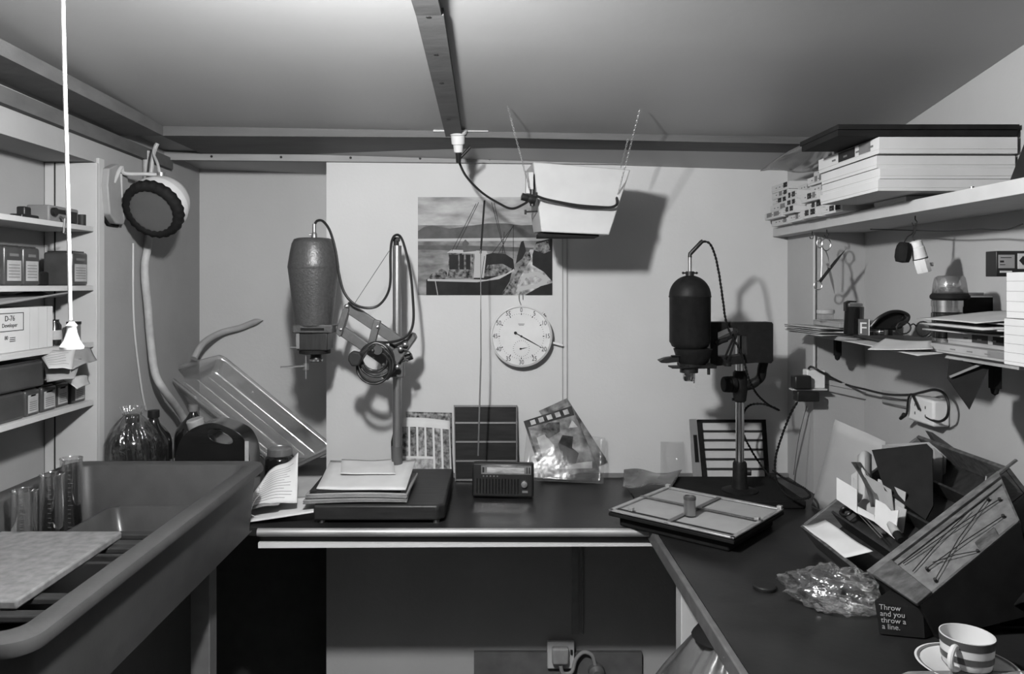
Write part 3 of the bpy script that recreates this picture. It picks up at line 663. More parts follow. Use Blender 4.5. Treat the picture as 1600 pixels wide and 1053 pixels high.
for k in range(24):
    a = k * 15; p = c2 + Vector((math.sin(R(a)), 0, math.cos(R(a)))) * rr * .24; t = Vector((math.sin(R(a)), 0, math.cos(R(a)))); n_ = Vector((-t.z, 0, t.x)) * .0005
    g.add([p - n_, p + t * .0035 - n_, p + t * .0035 + n_, p + n_], [(0, 1, 2, 3)])
g.box((cc.x - .010, fy - .0012, cc.z + rr * .39), (cc.x + .010, fy - .0008, cc.z + rr * .405)); g.box((cc.x - .008, fy - .0012, cc.z + rr * .35), (cc.x + .008, fy - .0008, cc.z + rr * .365))
g.build('dial_markings', INK, cl)
def hand(name, c, a, L, tail, w, d, rbob=0, bob=0):
    t = Vector((math.sin(R(a)), 0, math.cos(R(a)))); s2 = Vector((-t.z, 0, t.x)); o = Vector((c.x, fy - d, c.z))
    g = G().prism([(-tail, -w * .6), (L * .3, -w), (L, -w * .25), (L, w * .25), (L * .3, w), (-tail, w * .6)], o, t, s2, Vector((0, -1, 0)), .0008)
    g.cyl(o, o - Y_ * .0015, w * 1.8, n=16)
    if bob: g.cyl(o - t * tail, o - t * tail - Y_ * .001, bob, n=16)
    g.build(name, INK, cl)
hand('second_hand', cc, 119, rr * .72, rr * .22, .0018, .003, bob=.0048)
hand('small_hand', c2, 80, rr * .20, rr * .03, .0011, .002, bob=.003)
G().tube(spline([cp(0, rr * 1.0) + Y_ * .03, cp(-3, rr * 1.18) + Y_ * .034, cp(-2, rr * 1.38) + Y_ * .036, cp(2, rr * 1.38) + Y_ * .036, cp(3, rr * 1.18) + Y_ * .034], 5), .0014, 6).build('hanging_loop', STEEL, cl)
G().beam(cp(102, rr * .98) + Y_ * .02, cp(103, rr * 1.40) + Y_ * .02, .004, .007).build('stop_lever', WHITE, cl, bevel=.001)
G().cyl(cp(45, rr * .99) + Y_ * .012, cp(45, rr * 1.06) + Y_ * .012, .004).build('button', STEEL, cl)

# ------------------------------------------------------------------ hanging box safelight
bx = thing('box_safelight', 'white tapered box safelight hung from the ceiling on two thin chains', 'safelight', tuple(W(895, 368, 2.05)))
FT = [W(846, 362, 2.03), W(952, 367, 2.03), W(985, 265, 2.065), W(833, 253, 2.065)]
BKs = [Vector((p.x - .004 * (i in (0, 3)) , p.y + (.11 if i in (0, 1) else .17), p.z + .004)) for i, p in enumerate(FT)]
BKs[0] = BKs[0] + Vector((-.012, 0, 0)); BKs[3] = BKs[3] + Vector((-.012, 0, -.005))
G().add(FT + BKs, [(0, 1, 2, 3), (7, 6, 5, 4), (0, 4, 5, 1), (1, 5, 6, 2), (2, 6, 7, 3), (3, 7, 4, 0)]).build('lamp_box', nmat('white_tin', .36, .45, var=.04), bx, bevel=.003)
g = G().box(tuple(W(841, 369.5, 2.05)), tuple(W(936, 364, 2.05) + Y_ * .10)); g.build('filter_slide', BLACKM, bx)
G().cyl(W(842, 330, 2.06), W(821, 331, 2.06), .0022, n=8).cyl(W(821, 328, 2.06), W(821, 335, 2.06), .003, n=8).build('slide_pin', DGREY, bx)
G().box(tuple(W(822, 302, 2.04)), tuple(W(833, 270, 2.05) + Y_ * .05)).build('side_bracket', LGREY, bx)
def chain(p, q_, name='chain'):
    p, q_ = Vector(p), Vector(q_); n = int((q_ - p).length / .0065); g = G(); t = (q_ - p).normalized(); u, v, w = basis(t)
    for k in range(n):
        c = p.lerp(q_, (k + .5) / n); a = u if k % 2 else v
        g.tube([c + t * (.0046 * math.cos(x)) + a * (.0022 * math.sin(x)) for x in [i * math.pi / 4 for i in range(8)]], .0007, 4, True)
    return g.build(name, nmat('brass_chain', .42, .35, .7, var=.3), bx)
chain(W(793, 166, 1.90), W(828, 298, 2.04)); chain(W(1000, 170, 1.90), W(964, 310, 2.06))
chain(W(981, 218, 2.10), W(970, 262, 2.13))
G().lathe([(.0001, 0), (.011, .002), (.013, .014), (.008, .022), (.010, .026), (.010, .04), (.0001, .042)], W(838, 313, 2.015), Vector((-1, -.1, .25)), 20).cyl(W(832, 296, 2.02), W(832, 322, 2.02), .007).build('plug', BLACK, bx)
cb_ = spline([W(716, 250, 2.20), W(728, 275, 2.19), W(752, 300, 2.16), W(780, 318, 2.10), W(800, 326, 2.05), W(820, 318, 2.02), W(826, 312, 2.01)], 8)
G().tube(cb_, .0034, 8).build('supply_cord', BLACK, bx)
G().tube(spline([W(838, 306, 2.005), W(852, 311, 2.01), W(875, 316, 2.015), W(905, 321, 2.02), W(945, 324, 2.02), W(958, 323, 2.02), W(964, 318, 2.03), W(963, 306, 2.06)], 8), .0036, 8).tube(spline([W(855, 313, 2.02), W(900, 323, 2.025), W(940, 325.5, 2.025), W(960, 323, 2.03)], 6), .002, 6).build('box_cord', BLACK, bx)
# lampholder on the beam
lh = thing('batten_lampholder', 'white stepped batten lampholder with a black adapter plugged in under the beam', 'lampholder', tuple(W(715, 205, 2.2)))
bb = W(715, 202, 2.125); G().lathe([(.026, 0), (.028, .004), (.024, .014), (.0195, .016), (.018, .040), (.014, .042), (.012, .062), (.009, .064), (.0001, .064)], bb, (.02, .3, -1), 36).build('holder_body', nmat('holder_white', .55, .45), lh)
e = bb + Vector((.02, .3, -1)).normalized() * .064
G().cyl(e + Z * .002, e + Vector((0, .01, -.026)), .0085, .007, n=16).cyl(e + Vector((.0, .01, -.018)), e + Vector((.034, .0, .016)), .0045, .004).build('adapter', BLACK, lh)
ob = G().box(tuple(W(677, 205.5, 2.126)), tuple(W(763, 200, 2.133))).build('ceiling_strip', LGREY); tag(ob, 'short pale strip across the beam end behind the white lampholder', 'strip')

# ------------------------------------------------------------------ left enlarger
en = thing('photo_enlarger', 'grey hammertone photographic enlarger on a chrome column, its lamp head swung to the left', 'enlarger', (-.3, 2.18, BT))
zb = BT + .008
g = G(); bd = [(-.468, 1.965), (-.150, 1.965), (-.131, 1.985), (-.131, 2.36), (-.45, 2.36), (-.468, 2.345)]
g.prism(bd, (0, 0, zb), X, Y_, Z, .040); g.build('baseboard', WOODD, en, bevel=.006, seg=3)
for (x, y) in ((-.45, 1.985), (-.155, 1.985), (-.45, 2.34), (-.155, 2.34)): G().cyl((x, y, BT), (x, y, zb + .001), .009, n=16).build('foot', STEEL, en)
PX0 = (620.5 - VX) * 2.22 / F; cy_ = 2.22
G().cyl((PX0, cy_, zb + .04), (PX0, cy_, E - (384 - VY) * cy_ / F), .0128, n=28).build('column', STEEL, en)
G().cyl((PX0, cy_, zb + .04), (PX0, cy_, E - (697 - VY) * cy_ / F), .0155, n=28).lathe([(.03, 0), (.03, .006), (.0155, .02)], (PX0, cy_, zb + .04), n=28).build('column_socket', nmat('socket_grey', .10, .4, .3), en)
G().cyl(W(619, 385, cy_), W(619, 374, cy_), .008).box(tuple(W(613, 377, cy_ - .01)), tuple(W(625, 371, cy_ + .01))).build('column_cap', DGREY, en, bevel=.001)
hx, hy = W(490, 420, 2.15).x, 2.15; s_ = hy / F
hz = lambda py: E - (py - VY) * s_
prof = [(4, 372), (24, 372.2), (30, 374), (33.5, 381), (36, 393), (39, 412), (39.8, 418), (39.2, 419.5), (39, 422), (36, 445), (32.5, 475), (29.5, 500), (28.5, 508), (4, 508)]
G().lathe([(r * s_, hz(y)) for r, y in prof][::-1], (hx, hy, 0), n=48).build('lamp_housing', HAMMER, en, angle=50)
G().cyl((hx + .002, hy, hz(373)), (hx + .002, hy, hz(350)), .0055, n=16).lathe([(.009, hz(372)), (.008, hz(366)), (.0055, hz(363))], (hx + .002, hy, 0), n=16).cyl((hx - .012, hy - .004, hz(367)), (hx, hy, hz(367)), .0025).build('cord_stem', STEEL, en)
G().box((hx - 27 * s_, hy - .045, hz(519)), (hx + 35 * s_, hy + .05, hz(506))).build('negative_carrier', HAMMER, en, bevel=.003)
G().box((hx - 14 * s_, hy - .0465, hz(515)), (hx + 22 * s_, hy - .044, hz(511))).build('carrier_slot', BLACKM, en)
G().box((hx - 21 * s_, hy - .036, hz(546)), (hx + 26 * s_, hy + .036, hz(519))).build('lens_stage', nmat('bellows_box', .022, .35, var=.2, scale=30, stretch=(6, 6, .5)), en, bevel=.003)
G().box((hx - 22 * s_, hy - .037, hz(543)), (hx - 17 * s_, hy + .037, hz(519))).cyl((hx - 34 * s_, hy - .02, hz(542)), (hx - 20 * s_, hy - .02, hz(542)), .0025).build('stage_rail', STEEL, en)
G().cyl((hx + 2 * s_, hy, hz(552)), (hx + 2 * s_, hy, hz(546)), 24 * s_, n=32).build('lens_flange', BLACKM, en, bevel=.001)
G().lathe([(9.5 * s_, hz(565)), (10 * s_, hz(560)), (9 * s_, hz(558)), (8.5 * s_, hz(552))], (hx + 4 * s_, hy, 0), n=28).build('lens', BLACK, en)
G().lathe([(7 * s_, hz(564.5)), (10.4 * s_, hz(564)), (10.4 * s_, hz(560.8)), (9 * s_, hz(560.8))], (hx + 4 * s_, hy, 0), n=28, cap=False).build('lens_ring', CHROME, en)
G().cyl((hx - 8 * s_, hy - .03, hz(552)), (hx - 8 * s_, hy - .03, hz(590)), .0025, n=10).cyl((hx - 8 * s_, hy - .03, hz(576)), (hx - 8 * s_, hy - .03, hz(566)), .008, n=14).build('filter_post', STEEL, en)
G().beam((hx - 10 * s_, hy - .03, hz(569.5)), (hx - 44 * s_, hy - .05, hz(571)), .022, .003).build('filter_arm', MGREY, en)
# parallelogram arms
ar = lambda px, py, Y=2.165: W(px, py, Y)
ARM = nmat('arm_grey', .085, .42, .2, var=.12, scale=60)
G().beam(ar(541, 478), ar(633, 540), .018, .030).build('upper_arm', ARM, en, bevel=.002)
G().beam(ar(531, 514), ar(620, 576), .018, .028).build('lower_arm', ARM, en, bevel=.002)
G().prism([(0, 0), (.02, .065), (.03, .072), (.038, .065), (.018, -.004), (.012, -.012)], ar(524, 520, 2.145), X, Z, Y_, .03).beam(ar(513, 514), ar(536, 512), .03, .012).build('head_bracket', ARM, en, bevel=.002)
G().beam(ar(579, 545, 2.155), ar(590, 500, 2.155), .02, .020).build('cross_link', ARM, en, bevel=.002)
G().prism([(-.045, -.062), (-.030, -.07), (.002, -.02), (.045, .04), (.05, .05), (.044, .062), (.03, .065), (-.05, -.02)][::1], ar(622, 556, 2.165), X, Z, Y_, .05).box(tuple(ar(608, 590, 2.19)), tuple(ar(634, 530, 2.24))).build('column_clamp', ARM, en, bevel=.003)
G().cyl(ar(634, 560, 2.19), ar(644, 556, 2.19), .010).build('focus_knob', BLACK, en)
g = G().tube([ar(622, 545, 2.15), ar(634, 546, 2.15), ar(641, 551, 2.15)], .002).tube([ar(628, 565, 2.15), ar(634, 562, 2.15), ar(638, 563, 2.15)], .0025)
g.build('clamp_wire', BLACK, en)
for k, (a, b) in enumerate(((542, 479), (533, 515), (590, 511), (633, 538), (621, 573), (626, 545))): G().lathe([(.0001, .010), (.004, .009), (.0075, .004), (.008, 0)][::-1], ar(a, b, 2.153), (0, -1, 0), 16).build('bolt', CHROME if k in (0, 1, 2) else STEEL, en)
G().cyl(ar(608, 392, 2.2), ar(554, 474, 2.16), .0008, n=5).build('tension_wire', DGREY, en)
cbp = [W(492, 350, 2.15), W(496, 345, 2.15), W(505, 346, 2.14), W(516, 362, 2.13), W(525, 395, 2.12), W(529, 425, 2.12), W(537, 455, 2.12), W(552, 474, 2.12), W(571, 481, 2.13), W(590, 478, 2.14), W(604, 462, 2.16), W(610, 440, 2.18), W(610, 400, 2.19), W(612, 378, 2.19), W(617, 368, 2.19), W(625, 369, 2.2), W(632, 385, 2.2), W(641, 425, 2.19), W(645, 465, 2.17), W(646, 500, 2.15), W(640, 520, 2.14), W(625, 531, 2.13), W(605, 535, 2.12), W(585, 535, 2.11)]
for lp in range(5):
    r0 = (27, 22, 28, 20, 26)[lp]; cx_, cz_ = 588 - lp * 1.0, (562, 558, 570, 562, 574)[lp]
    for k in range(1, 13):
        a = R(100 + 30 * k); cbp.append(W(cx_ + math.cos(a) * r0, cz_ - math.sin(a) * r0 * .98, 2.11 - .004 * lp + .0015 * (k % 2)))
cbp += [W(572, 552, 2.08), W(562, 566, 2.075), W(556, 562, 2.07)]
G().tube(spline(cbp, 6), .0037, 8).build('power_cord', BLACK, en)
pc_ = W(555, 560, 2.06)
G().prism([(-.020, -.006), (-.010, -.022), (.010, -.020), (.018, .002), (.012, .016), (-.008, .020), (-.019, .010)], pc_, X, Z, Y_, .026).build('plug', DGREY, en, bevel=.005, seg=3)
G().cyl(W(590, 547, 2.1), W(590, 547, 2.085), .014, n=20).lathe([(.0001, .006), (.006, .003), (.006, 0)][::-1], W(582, 548, 2.083), (0, -1, 0), 12).build('lock_knob', BLACK, en, bevel=.002)

# ------------------------------------------------------------------ right enlarger
e2 = thing('black_enlarger', 'black photographic enlarger with a domed lamp head and chrome column on the right', 'enlarger', (.69, 2.22, BT))
G().box((.525, 2.09, BT + .0015), (.845, 2.36, BT + .024)).build('baseboard', BLACKM, e2, bevel=.004)
cx_, cy2 = (1156 - VX) * 2.19 / F, 2.19
zz = lambda py, Y=2.19: E - (py - VY) * Y / F
G().cyl((cx_, cy2, BT + .024), (cx_, cy2, zz(514)), .0118, n=28).build('column', CHROME, e2)
G().lathe([(.05, BT + .024), (.05, BT + .028), (.024, BT + .034), (.0205, BT + .05), (.0195, zz(724)), (.017, zz(721))], (cx_, cy2, 0), n=28).build('column_socket', BLACKEN, e2)
G().cyl((cx_ + .018, cy2 - .006, zz(736)), (cx_ + .030, cy2 - .010, zz(736)), .011, n=16).build('socket_knob', BLACK, e2, bevel=.002)
G().lathe([(.013, zz(628)), (.017, zz(626)), (.0215, zz(608)), (.0195, zz(582)), (.015, zz(579))], (cx_, cy2, 0), n=28).cyl((cx_ - .022, cy2, zz(624)), (cx_, cy2, zz(624)), .004).build('column_clamp', BLACKEN, e2)
G().cyl((cx_ - .030, cy2 - .006, zz(600)), (cx_ - .014, cy2 - .004, zz(600)), .0235, n=28).cyl((cx_ - .05, cy2 - .008, zz(600)), (cx_ - .030, cy2 - .006, zz(600)), .022, .0235, n=28).build('clamp_knob', BLACKM, e2, bevel=.003)
G().tube(spline([(cx_ + .015, cy2, zz(603)), (cx_ + .035, cy2, zz(600)), W(1188, 590, 2.18), W(1191, 575, 2.17), W(1194, 563, 2.16)], 6), [.014] * 9 + [.013] * 20, 12).build('curved_bracket', BLACKEN, e2)
AY = 2.10
def ap(px, py): return ((px - VX) * AY / F, E - (py - VY) * AY / F)
out = [ap(*p) for p in ((1108, 503), (1204, 503), (1206, 506), (1206, 563), (1203, 567), (1180, 566), (1108, 572))]
h1 = [ap(*p) for p in ((1120, 519), (1136, 512), (1150, 512), (1150, 518), (1120, 532))]
h2 = [ap(*p) for p in ((1120, 540), (1150, 524), (1164, 524), (1164, 553), (1146, 556), (1120, 556))]
plate_hole('arm_frame', out, [h1, h2], AY - .012, AY + .03, BLACKEN, e2, bevel=.002, seg=2)
g = G()
for (a, b, d, e_) in ((1132, 560, 1148, 524), (1138, 563, 1152, 520)): g.beam(W(a, b, AY - .016), W(d, e_, AY - .016), .004, .005)
g.cyl(W(1118, 536, AY - .02), W(1136, 530, AY - .02), .007, n=14).cyl(W(1137, 567, AY - .01), W(1137, 572, AY - .01), .010)
g.build('arm_brace', BLACKEN, e2)
hx, hy = (1078 - VX) * 2.04 / F, 2.04; s_ = hy / F; hz = lambda py: E - (py - VY) * s_
dome = [(32 * math.sin(R(a)), 462 - 32 * math.cos(R(a))) for a in range(0, 91, 9)]
prof = [(max(.01, r), y) for r, y in dome] + [(32.6, 462.5), (32.6, 464), (31.6, 465), (31.6, 534), (29.5, 537), (28, 541), (18.5, 546), (18.5, 552), (4, 552)]
G().lathe([(r * s_, hz(y)) for r, y in prof][::-1], (hx, hy, 0), n=48).build('lamp_housing', BLACKEN, e2, angle=45)
g = G().cyl((hx, hy, hz(431)), (hx, hy, hz(424)), .011, n=18)
for dx in (-1, 1): g.cyl((hx, hy, hz(426.5)), (hx + dx * .016, hy, hz(426.5)), .0022).lathe([(.0001, -.004), (.004, 0), (.0001, .004)], (hx + dx * .018, hy, hz(426.5)), n=10)
g.build('dome_collar', BLACK, e2)
G().cyl((hx, hy, hz(425)), (hx, hy, hz(400)), .0048, n=16).build('stem', STEEL, e2)
G().tube([(hx, hy, hz(402)), (hx, hy, hz(397)), Vector(W(1096, 378, 2.04)), Vector(W(1098, 377, 2.04))], .0056, 12).build('elbow', BLACK, e2)
G().cyl((hx + 4 * s_, hy, hz(572)), (hx + 4 * s_, hy, hz(551)), .034, n=32).lathe([(20 * s_, hz(568)), (24 * s_, hz(564)), (30 * s_, hz(545)), (20 * s_, hz(543))], (hx + .008, hy, 0), n=32).build('condenser_ring', BLACKEN, e2)
G().box((hx - 12 * s_, hy - .03, hz(574)), (hx + 37 * s_, hy + .06, hz(569))).box((hx - 31 * s_, hy - .025, hz(574.5)), (hx + 20 * s_, hy + .025, hz(572))).build('focus_plate', BLACKEN, e2, bevel=.001)
G().cyl((hx - 1.5 * s_, hy, hz(582)), (hx - 1.5 * s_, hy, hz(574)), 14 * s_, n=28).cyl((hx + 26 * s_, hy - .02, hz(584)), (hx + 26 * s_, hy - .02, hz(574)), .004).build('lens_mount', BLACK, e2)
G().lathe([(7.5 * s_, hz(595)), (9.3 * s_, hz(592)), (9.6 * s_, hz(582))], (hx - 1.5 * s_, hy, 0), n=24, wob=lambda a, j: 1 + .03 * math.cos(12 * a)).cyl((hx + 5 * s_, hy - .01, hz(598)), (hx + 5 * s_, hy - .01, hz(590)), .002).build('lens', CHROME, e2)
g = G().prism([(-.0, 0), (.018, .007), (.055, .012), (.055, -.004), (.022, -.008), (.008, -.007)], W(1029, 563, 2.02), X, Z, Y_, .022)
g.beam(W(1048, 556, 2.02), W(1066, 556, 2.02), .01, .004).build('filter_handle', BLACK, e2, bevel=.002)
cpt = [W(1098, 377, 2.04), W(1108, 380, 2.04), W(1116, 395, 2.05), W(1123, 425, 2.06), W(1129, 465, 2.06), W(1134, 500, 2.07), W(1142, 522, 2.07), W(1155, 545, 2.07), W(1164, 570, 2.07), W(1170, 592, 2.08), W(1182, 615, 2.12), W(1200, 632, 2.16), W(1217, 641, 2.2), W(1208, 636, 2.2), W(1190, 631, 2.22), W(1172, 633, 2.24), W(1162, 645, 2.26), W(1160, 672, 2.28), W(1172, 700, 2.3), W(1190, 728, 2.3), W(1204, 745, 2.28)]
G().twist(spline(cpt, 6), .0026, .010).build('power_cord', BLACKM, e2)

# ------------------------------------------------------------------ twisted lead from the corner socket
tw = [W(1246, 628, 2.2), W(1236, 645, 2.2), W(1222, 680, 2.22), W(1212, 715, 2.24), W(1212, 745, 2.2), W(1222, 765, 2.12), W(1238, 777, 2.06), W(1258, 779, 2.03), W(1266, 774, 2.05), W(1257, 763, 2.10), W(1238, 754, 2.17), W(1222, 745, 2.24), W(1208, 735, 2.30)]
for p in tw: p.z = max(p.z, BT + .026) if p.x < .85 else max(p.z, BT + .005)
tag(G().twist(spline(tw, 6), .0028, .011).build('twisted_lead', BLACKM), 'black twisted lead hanging from the corner plugs and looping on the bench', 'lead')
tag(G().tube(spline([W(1261, 634, 2.23), W(1255, 655, 2.22), W(1247, 690, 2.22), W(1240, 742, 2.22)], 5), .0008, 5).build('thin_wire', DGREY), 'very thin wire hanging straight down beside the black twisted lead', 'wire')

# ------------------------------------------------------------------ things leaning on the back wall, bench level
def lean(px0, py0, px1, py1, Yb, Yt, th=.004):
    a = WZ(px0, py1, BT) if False else W(px0, py1, Yb)
    return a
# contact sheets
cs = thing('contact_sheet', 'curling contact sheet of vertical film strips leaning behind the column', 'contact sheet', tuple(W(668, 742, 2.38)))
a0, a1, tl, tr_ = W(627, 744, 2.385), W(706, 744, 2.385), W(627, 652, 2.435), W(703, 658, 2.435)
def csf(u, v, d=0): p = a0.lerp(a1, u).lerp(tl.lerp(tr_, u), v); return p + Vector((0, -d - .012 * math.sin(u * 3.1) * v, .006 * math.sin(u * 3.0) * v))
G().patch(lambda u, v: csf(u, v), 14, 8).build('paper_sheet', PAPER, cs, solid=.0006)
STRIP = nmat('contact_frames', .15, .5, var=1.0, scale=85, detail=2, stretch=(1, 1, .8))
STRIP2 = nmat('contact_frames_dark', .09, .5, var=1.0, scale=100, detail=2)
for k in range(6):
    u0 = .02 + k * .165; G().patch(lambda u, v: csf(u0 + .125 * u, (.05 if k > 3 else .34) + (.84 - (.05 if k > 3 else .34)) * v, .0012), 3, 8).build('film_strip', [STRIP, STRIP2][k % 2], cs)
G().patch(lambda u, v: csf(.02 + .62 * u, .02 + .28 * v, .0015), 6, 3).build('printed_label', nmat('label_grey', .30, .6, var=.5, scale=60), cs)
sheet('contact_sheet', [W(640, 700, 2.436), W(706, 700, 2.436), W(706, 645, 2.444), W(634, 643, 2.444)], STRIP, 'second contact sheet peeping out above the curling one', 'contact sheet', amp=.001)
sheet('card_backing', [W(612, 744, 2.40), W(640, 744, 2.40), W(618, 656, 2.44), W(611, 690, 2.43)], BLACKM, 'black card edge showing just left of the enlarger column', 'card')
# proof frame with horizontal strips
pf = thing('proof_frame', 'dark wooden proofing frame with pale horizontal bars leaning on the wall', 'frame', tuple(W(759, 751, 2.38)))
fa, fb, fc, fd = W(711, 752, 2.395), W(808, 752, 2.395), W(808, 633, 2.437), W(709, 633, 2.437)
nf = (fb - fa).cross(fd - fa).normalized(); nf = nf if nf.y < 0 else -nf
def ff(u, v, d=0): return fa.lerp(fb, u).lerp(fd.lerp(fc, u), v) + nf * d
def slab(u0, u1, v0, v1, d0, d1): 
    P = [ff(u, v, d) for d in (d0, d1) for (u, v) in ((u0, v0), (u1, v0), (u1, v1), (u0, v1))]
    return P, [(0, 3, 2, 1), (4, 5, 6, 7), (0, 1, 5, 4), (1, 2, 6, 5), (2, 3, 7, 6), (3, 0, 4, 7)]
G().add(*slab(0, 1, 0, 1, -.003, .004)).build('frame_board', nmat('dark_board', .012, .5, var=.4, scale=14, stretch=(1, 6, 6)), pf, bevel=.001)
for v in (.005, .25, .50, .75): G().add(*slab(.02, .98, v, v + .028, .004, .008)).build('hinge_bar', nmat('bar_grey', .12, .4, .3), pf, bevel=.0008)
G().add(*slab(0, 1, .975, 1, .004, .007)).add(*slab(0, .015, 0, 1, .004, .007)).add(*slab(.985, 1, 0, 1, .004, .007)).build('frame_edge', MGREY, pf)
# radio
ra = thing('transistor_radio', 'black portable transistor radio with tuning scale and raised aerial on the bench', 'radio', tuple(W(786, 768, 2.21)), rot=(R(-6), 0, R(-4.5)))
ra.location.z = BT + .004; MW[ra.name] = Matrix.Translation(ra.location) @ Euler(ra.rotation_euler).to_matrix().to_4x4()
MM = MW[ra.name]
def loc(g): g.v = [MM @ p for p in g.v]; return g
loc(G().box((-.088, -.022, 0), (.088, .022, .096))).build('cabinet', BLACK, ra, bevel=.006, seg=3)
loc(G().box((-.062, -.0235, .064), (.082, -.021, .089))).build('tuning_scale', nmat('scale_plate', .22, .25, .4, var=.3, scale=40), ra, bevel=.0008)
g = G().box((-.045, -.0243, .068), (.062, -.0234, .084)); loc(g).build('scale_window', nmat('scale_window', .30, .25, var=.5, scale=60, stretch=(.4, 1, 2)), ra)
g = G().box((.068, -.0243, .068), (.071, -.0234, .085)).box((.075, -.0243, .068), (.078, -.0234, .085)).box((-.058, -.0243, .069), (-.053, -.0234, .084)); loc(g).build('scale_marks', INK, ra)
g = G()
for k in range(14): g.box((-.075 + k * .009, -.0235, .010), (-.071 + k * .009, -.0215, .052))
loc(g).build('speaker_grille', BLACKG, ra)
loc(G().lathe([(.0001, .010), (.009, .009), (.011, 0)][::-1], (.062, -.022, .038), (0, -1, 0), 24)).build('tuning_knob', STEEL, ra, bevel=.0005)
loc(G().box((.056, -.0238, .014), (.072, -.0222, .020))).build('badge', STEEL, ra)
g = G()
for k in range(5): g.cyl((-.055 + .010 * k, -.0222, .059), (-.055 + .010 * k, -.0235, .059), .0022, n=10)
loc(g).build('buttons', MGREY, ra)
an0 = W(747, 712, 2.235); an1 = W(751.5, 560, 2.25); an2 = W(751, 390, 2.26)
G().cyl(an0, an1, .0026, .0024, n=10).cyl(an1, an1.lerp(an2, .45), .0018, n=8).cyl(an1.lerp(an2, .45), an2, .0012, n=8).build('telescopic_aerial', STEEL, ra)
# prints in sleeves
pr = thing('photo_print', 'tilted photographic print with a film strip edge leaning on the wall beside the radio', 'print', tuple(W(880, 752, 2.40)))
A = [W(848, 748, 2.385), W(936, 735, 2.385), W(893, 634, 2.43), W(818, 658, 2.43)]
def bl(c, u, v, d=0): p = c[0].lerp(c[1], u).lerp(c[3].lerp(c[2], u), v); return p + Vector((0, -d, 0))
G().patch(lambda u, v: bl(A, u, v), 6, 6).build('print_sheet', nmat('print_mid', .20, .4, var=.7, scale=26), pr, solid=.0006)
g = G()
def shape(g, c, pts, d, mi=0): g.add([bl(c, a, b, d) for a, b in pts], [tuple(range(len(pts)))], mi)
shape(g, A, [(0, 1), (0, .0), (.045, .0), (.045, 1)], .0012, 0); shape(g, A, [(.02, .88), (.98, .86), (1, 1), (0, 1)], .0012, 0)
for k in range(5): shape(g, A, [(.12 + k * .17, .90), (.22 + k * .17, .90), (.22 + k * .17, .975), (.12 + k * .17, .975)], .0016, 1)
shape(g, A, [(.36, .62), (.6, .68), (.66, .82), (.45, .86), (.3, .8), (.2, .7)], .0014, 2)
shape(g, A, [(.46, .18), (.66, .16), (.78, .3), (.7, .4), (.8, .56), (.62, .62), (.48, .5)], .0014, 0)
shape(g, A, [(.3, .12), (.9, .05), (.95, .15), (.7, .16), (.5, .14)], .0016, 1); shape(g, A, [(.12, .3), (.3, .1), (.4, .5), (.3, .7), (.14, .68)], .0014, 1)
shape(g, A, [(.78, .7), (.95, .68), (.9, .8)], .0014, 1)
g.build('image', [nmat('print_black', .03, .4, var=.5, scale=40), nmat('print_light', .42, .4, var=.3, scale=30), nmat('print_blotch', .06, .4, var=.8, scale=60)], pr)
ob = sheet('photo_print', [W(900, 735, 2.41), W(946, 715, 2.41), W(886, 622, 2.443), W(842, 642, 2.443)], nmat('print_dark', .16, .4, var=.7, scale=30), 'second grey print showing behind the tilted print', 'print')
sheet('clear_sleeve', [W(815, 750, 2.375), W(943, 756, 2.355), W(946, 684, 2.42), W(824, 668, 2.42)], POLY, 'clear plastic sleeve standing around the tilted print', 'sleeve', amp=.003, n=14)
# glass sheet & crinkled film
tag(G().add([W(1032, 743, 2.40), W(1072, 743, 2.40), W(1068, 690, 2.44), W(1032, 690, 2.44)], [(0, 1, 2, 3)]).build('glass_plate', clear_mat('thin_glass', .95, .03, .05), solid=.0015), 'small clear glass plate leaning on the wall left of the louvred frame', 'glass plate')
sheet('crinkled_film', [W(972, 768, 2.26), W(1050, 764, 2.22), W(1066, 742, 2.36), W(975, 741, 2.40)], nmat('grey_cellophane', .07, .2, var=.5, scale=30, coat=.5), 'crinkled cellophane packet lying on the bench against the wall', 'packet', amp=.007, n=16, thick=.001)
for o_ in C.objects:
    if o_.name == 'crinkled_film': o_.location.z += .012
# louvred proof printer frame
pf2 = thing('louvred_frame', 'black edged frame with pale horizontal louvres leaning behind the chrome column', 'frame', tuple(W(1140, 752, 2.38)))
fa, fb, fc, fd = W(1098, 750, 2.375), W(1201, 750, 2.375), W(1195, 656, 2.43), W(1089, 656, 2.43)
nf = (fb - fa).cross(fd - fa).normalized(); nf = nf if nf.y < 0 else -nf
G().add(*slab(.03, .97, .04, .97, -.002, .001)).build('backing_card', nmat('louvre_card', .44, .6, var=.06), pf2)
g = G().add(*slab(0, 1, 0, .045, -.003, .010)).add(*slab(0, 1, .955, 1, -.003, .010)).add(*slab(0, .055, 0, 1, -.003, .010)).add(*slab(.945, 1, 0, 1, -.003, .010))
g.build('frame_edge', BLACKM, pf2)
for v in (.165, .325, .485, .64, .79): G().add(*slab(.05, .95, v, v + .032, .001, .006)).build('slat', DGREY, pf2)
fa, fb, fc, fd = W(1083, 752, 2.365), W(1097, 752, 2.372), W(1088, 655, 2.43), W(1077, 655, 2.425)
G().add(*slab(0, 1, 0, 1, -.002, .004)).build('side_rail', nmat('rail_grey', .30, .4, .3, var=.1), pf2)
G().add(*slab(.35, .8, .3, .74, .004, .006)).build('rail_scale', BLACKM, pf2)

